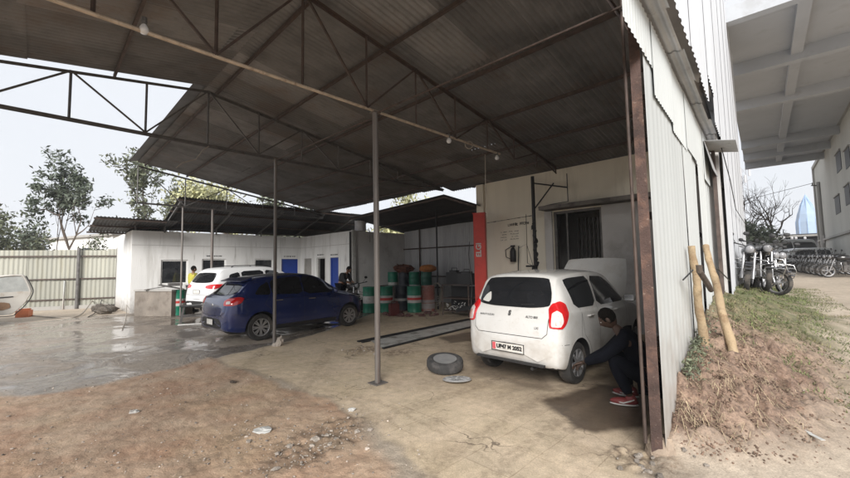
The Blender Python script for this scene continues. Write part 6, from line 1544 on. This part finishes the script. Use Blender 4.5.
# far pale house behind the fence, other distant walls
q0 = D(48, 262, 34); q1 = D(112, 262, 30); q0.z = q1.z = 0; e = q1-q0
fb = ROOT('far_house', 'long low pale house beyond the fence, only its top showing', 'house', tuple((q0+q1)/2))
mb = MB(); mb.boxf(q0, e, V3((0, 6, 0)), V3((0, 0, D(80, 238, 32).z))); mb.build('wall', plaster, fb)
mb = MB(); mb.boxf(q0-e*.03+V3((0, -.3, D(80, 238, 32).z)), e*1.06, V3((0, 6.6, 0)), V3((0, 0, .18))); mb.build('roof', conc, fb)
mb = MB(); mb.boxf(q0+e*.55+V3((0, -.05, 2.6)), e*.15, V3((0, .1, 0)), V3((0, 0, .9))); mb.build('window', glass, fb)
# rear building seen in the gap over the back canopy
q0 = S(12.5, -1.2); fbl = ROOT('rear_house', 'pale wall of a house rising behind the gabled back canopy', 'house', tuple(q0))
mb = MB(); mb.boxf(S(12.5, -1.6), DV*6, DU*5, V3((0, 0, 5.2))); mb.build('wall', plaster, fbl)
mb = MB(); mb.boxf(S(12.44, -.7, 3.9), DV*1.0, DU*.1, V3((0, 0, .9))); mb.build('window', glass, fbl)
mb = MB(); mb.boxf(S(12.3, -1.8, 5.2), DV*6.4, DU*5.4, V3((0, 0, .18))); mb.build('roof', conc, fbl)
# ------------------------------------------------------------------ people
def skinmesh(verts, edges, radii, levels=1):
    me = bpy.data.meshes.new('t'); me.from_pydata(verts, edges, []); ob = bpy.data.objects.new('t', me); COL.objects.link(ob)
    md = ob.modifiers.new('s', 'SKIN'); md.use_smooth_shade = True
    for v, r_ in zip(me.skin_vertices[0].data, radii): v.radius = (r_, r_)
    me.skin_vertices[0].data[0].use_root = True
    sb_ = ob.modifiers.new('ss', 'SUBSURF'); sb_.levels = levels; sb_.render_levels = levels
    dg = bpy.context.evaluated_depsgraph_get(); m = bpy.data.meshes.new_from_object(ob.evaluated_get(dg))
    vs = [v.co.copy() for v in m.vertices]; fs = [tuple(p.vertices) for p in m.polygons]
    bpy.data.objects.remove(ob); return vs, fs
def person(label, loc, rz, J, top_m, leg_m, shoe_m=None, lace=None, group=None, headdir=(1, 0, -.1), gaze=None):
    # J: pelvis, chest, neck, head, sh_l, el_l, ha_l, hip_l, kn_l, an_l and _r ; local frame faces +x
    rt = ROOT('person', label, 'person', tuple(loc), rz, group); J = {k: V3(v) for k, v in J.items()}
    names = ['pelvis', 'chest', 'neck', 'head']; 
    verts = [J['pelvis'], J['pelvis'].lerp(J['chest'], .5), J['chest'], J['neck'], J['neck'].lerp(J['head'], .6)]; rad = [.125, .12, .14, .052, .05]
    edges = [(0, 1), (1, 2), (2, 3), (3, 4)]
    for s in 'lr':
        b = len(verts); sh, el, ha = J['sh_'+s], J['el_'+s], J['ha_'+s]
        verts += [sh, sh.lerp(el, .5), el, el.lerp(ha, .5), ha]; rad += [.062, .05, .042, .036, .027]; edges += [(2, b), (b, b+1), (b+1, b+2), (b+2, b+3), (b+3, b+4)]
        b = len(verts); hp, kn, an = J['hip_'+s], J['kn_'+s], J['an_'+s]
        verts += [hp, hp.lerp(kn, .5), kn, kn.lerp(an, .45), an]; rad += [.095, .08, .06, .055, .04]; edges += [(0, b), (b, b+1), (b+1, b+2), (b+2, b+3), (b+3, b+4)]
    body = MB(); vs, fs = skinmesh(verts, edges, rad, 2); body.add(vs, fs)
    hd_ = V3(headdir).normalized(); up_ = (J['head']-J['neck']).normalized(); sd = up_.cross(hd_).normalized(); up_ = hd_.cross(sd).normalized()
    Mh = Matrix((hd_, sd, up_)).transposed(); c = J['head']+up_*.03
    n, m_ = 24, 18; hv = []; hf = []
    for i in range(m_+1):
        t = math.pi*i/m_
        for k in range(n):
            a = 2*math.pi*k/n; x, y, z_ = math.sin(t)*math.cos(a), math.sin(t)*math.sin(a), math.cos(t)
            p = V3((x*.095, y*.075, z_*.118))
            if z_ < 0: p.y *= 1-.32*(-z_); p.x *= 1-.12*(-z_)
            if x > .3:                                     # face relief: brow, eyes, nose, mouth
                f_ = lambda yy, zz, sy, sz: math.exp(-((y-yy)/sy)**2-((z_-zz)/sz)**2)
                p.x += .028*f_(0, -.15, .13, .2)-.01*(f_(.36, .06, .18, .1)+f_(-.36, .06, .18, .1))+.006*f_(0, .22, .6, .1)+.008*f_(0, -.52, .25, .06)-.005*f_(0, -.42, .3, .04)
            hv.append(c+Mh@p)
    for i in range(m_):
        for k in range(n): hf.append((i*n+k, (i+1)*n+k, (i+1)*n+(k+1) % n, i*n+(k+1) % n))
    body.add(hv, hf)
    for sg in (1, -1): body.ell(c+Mh@V3((-.005, sg*.077, -.01)), (.022, .012, .034), 10, 8, Mh)
    for s, sg in (('l', 1), ('r', -1)):                    # hands: palm, four fingers, thumb
        w_, el = J['ha_'+s], J['el_'+s]; f = (w_-el).normalized(); sdn = f.cross(V3((0, 0, 1))); sdn = sdn.normalized() if sdn.length > .1 else V3((0, 1, 0)); pn = sdn.cross(f)
        Mp = Matrix((f, sdn, pn)).transposed(); body.ell(w_+f*.055, (.055, .042, .018), 12, 8, Mp)
        for q_, (o_, ln) in enumerate(((-.03, .068), (-.01, .078), (.01, .074), (.03, .058))):
            b0 = w_+f*.09+sdn*o_; body.tube([b0-f*.02, b0+f*ln*.45-pn*.008, b0+f*ln*.8-pn*.026, b0+f*ln*.92-pn*.045], [.0095, .009, .008, .006], 8)
        b0 = w_+f*.035+sdn*(-sg*.036); body.tube([b0, b0+f*.03-sdn*sg*.022, b0+f*.058-sdn*sg*.028-pn*.01], [.011, .01, .007], 8)
    body.build('body', skin if not lace else M('shaded_skin', (.045, .024, .016), .6, coords='obj'), rt, 60, world=False)  # squatting mechanic's skin colour is darkened to stand in for deep shade
    eye = MB()
    for sg in (1, -1): eye.ell(c+Mh@V3((.082, sg*.029, .008)), (.009, .013, .007), 8, 6, Mh)
    eye.build('eyes', white_b, rt, 60, world=False)
    ha_ = MB(); 
    for i in range(1): ha_.ell(c+Mh@V3((-.014, 0, .026)), (.096, .084, .108), 18, 12, Mh, .03, random.Random(2))
    ha_.build('hair', hair, rt, 60, world=False)
    sv = [J['pelvis']+V3((0, 0, .03)), J['pelvis'].lerp(J['chest'], .5), J['chest'], J['chest'].lerp(J['neck'], .75)]; sr = [.145, .14, .158, .07]; se_ = [(0, 1), (1, 2), (2, 3)]
    for s in 'lr':
        b = len(sv); sh, el, ha = J['sh_'+s], J['el_'+s], J['ha_'+s]; sv += [sh, sh.lerp(el, .5), el, el.lerp(ha, .35 if not lace else .9)]; sr += [.098, .074, .062, .054]; se_ += [(2, b), (b, b+1), (b+1, b+2), (b+2, b+3)]
    m = MB(); m.add(*skinmesh(sv, se_, sr, 2)); m.build('shirt', top_m, rt, 60, world=False)
    sv = [J['pelvis']]; sr = [.15]; se_ = []
    for s in 'lr':
        b = len(sv); hp, kn, an = J['hip_'+s], J['kn_'+s], J['an_'+s]; sv += [hp, hp.lerp(kn, .5), kn, kn.lerp(an, .5), kn.lerp(an, .93)]; sr += [.112, .098, .078, .07, .058]; se_ += [(0, b), (b, b+1), (b+1, b+2), (b+2, b+3), (b+3, b+4)]
    m = MB(); m.add(*skinmesh(sv, se_, sr, 2)); m.build('trousers', leg_m, rt, 60, world=False)
    for s in 'lr':
        an = J['an_'+s]; f = (J.get('toe_'+s, an+V3((.2, 0, 0)))-an); f.z = 0; f = f.normalized(); g = V3((0, 0, 1)); sdn = g.cross(f); Mf = Matrix((f, sdn, g)).transposed(); b0 = V3((an.x, an.y, 0))
        m = MB(); m.ell(b0+f*.07+V3((0, 0, .045)), (.145, .05, .042), 16, 10, Mf); m.ell(b0+V3((0, 0, .07)), (.06, .046, .06), 14, 8, Mf); sh_ = m.build('shoe', shoe_m or black, rt, 60, world=False)
        m = MB(); m.ell(b0+f*.07+V3((0, 0, .016)), (.15, .054, .017), 16, 6, Mf); m.build('sole', white_b if lace else black, sh_, 60, world=False)
        if lace:
            m = MB()
            for sg in (1, -1): m.tube([b0+f*.17+sdn*sg*.03+V3((0, 0, .05)), b0+f*.08+sdn*sg*.05+V3((0, 0, .04)), b0+f*.0+sdn*sg*.047+V3((0, 0, .07)), b0+f*-.03+sdn*sg*.045+V3((0, 0, .085))], [.004, .009, .008, .004], 6)
            m.build('swoosh_stripe', white_b, sh_, world=False)
    return rt
ST = dict(pelvis=(0, 0, .93), chest=(.02, 0, 1.28), neck=(.02, 0, 1.45), head=(.04, 0, 1.57), sh_l=(.01, .18, 1.38), sh_r=(.01, -.18, 1.38), el_l=(.02, .23, 1.1), el_r=(.02, -.23, 1.1), ha_l=(.12, .22, .86), ha_r=(.12, -.22, .86),
          hip_l=(0, .1, .88), hip_r=(0, -.1, .88), kn_l=(.03, .11, .48), kn_r=(.03, -.11, .48), an_l=(0, .11, .08), an_r=(0, -.11, .08))
q = D(192, 300, 14.6); q.z = 0
person('person in yellow shirt standing between white car and dark window', q, R(60), dict(ST), yellow, darkc)
q = S(5.6, -6.1)
dq_ = dict(ST); dq_.update(chest=(.12, 0, 1.22), neck=(.24, 0, 1.36), head=(.32, 0, 1.45), sh_l=(.17, .18, 1.3), sh_r=(.17, -.18, 1.3), el_l=(.3, .22, 1.05), el_r=(.3, -.22, 1.05), ha_l=(.5, .12, .98), ha_r=(.5, -.12, .98))
q = D(341, 300, 14.2); q.z = 0
person('person in dark clothes leaning forward near the blue door', q, R(-20), dq_, darkc, navy, headdir=(1, 0, -.6))
b_ = motorcycle((0, 0, 0), 0, 'black motorcycle parked by the white block behind the blue hatchback', 'motorcycles parked in the yard', mcb)
q = D(352, 300, 14.4); b_.location = (q.x-.2, q.y, 0); b_.rotation_euler = (R(-6), 0, R(-65))
# person behind the office window
vq = vof(590, 240)[0]; q = S(UG+1.0, vq+.1); q.z = .12
person('person silhouetted inside the dark office window of the garage wall', q, R(-130), dict(ST), darkc, navy)
# squatting mechanic beside the rear wheel
SQ = dict(pelvis=(-.25, 0, .30), chest=(-.02, 0, .66), neck=(.10, 0, .80), head=(.19, 0, .90), sh_l=(.02, .18, .74), sh_r=(.02, -.18, .74), el_l=(.26, .24, .52), el_r=(.26, -.22, .50), ha_l=(.48, .14, .42), ha_r=(.48, -.10, .38),
          hip_l=(-.22, .1, .27), hip_r=(-.22, -.1, .27), kn_l=(.18, .2, .52), kn_r=(.18, -.2, .5), an_l=(.0, .16, .09), an_r=(.0, -.16, .09), toe_l=(.3, .2, 0), toe_r=(.3, -.22, 0))
q = G(604, 411); 
person('person in dark clothes and red white shoes squatting at the white hatchback wheel', V3((q.x+.44, q.y+.26, 0)), R(150), SQ, navy, navy, M('red_shoe', (.16, .025, .025), .6, coords='obj'), True, headdir=(1, 0, -.75))
# drop cloth and tools by the wheel
mb = MB(); mb.box((0, 0, 14), (600, 600, 30)); hz_o = mb.build('haze', [])
hm = bpy.data.materials.new('haze_air'); hm.use_nodes = True; hm.node_tree.nodes.clear()
ho = hm.node_tree.nodes.new('ShaderNodeOutputMaterial'); hv_ = hm.node_tree.nodes.new('ShaderNodeVolumePrincipled'); hv_.inputs['Density'].default_value = .0011; hv_.inputs['Color'].default_value = (.93, .95, 1, 1)
hm.node_tree.links.new(hv_.outputs[0], ho.inputs['Volume']); hz_o.data.materials.append(hm); STR(hz_o, 'stuff', 'pale even haze in the air over the whole place', 'haze')
print('objects', len(COL.objects))
for o in COL.objects:
    if 'PM' in o: del o['PM']
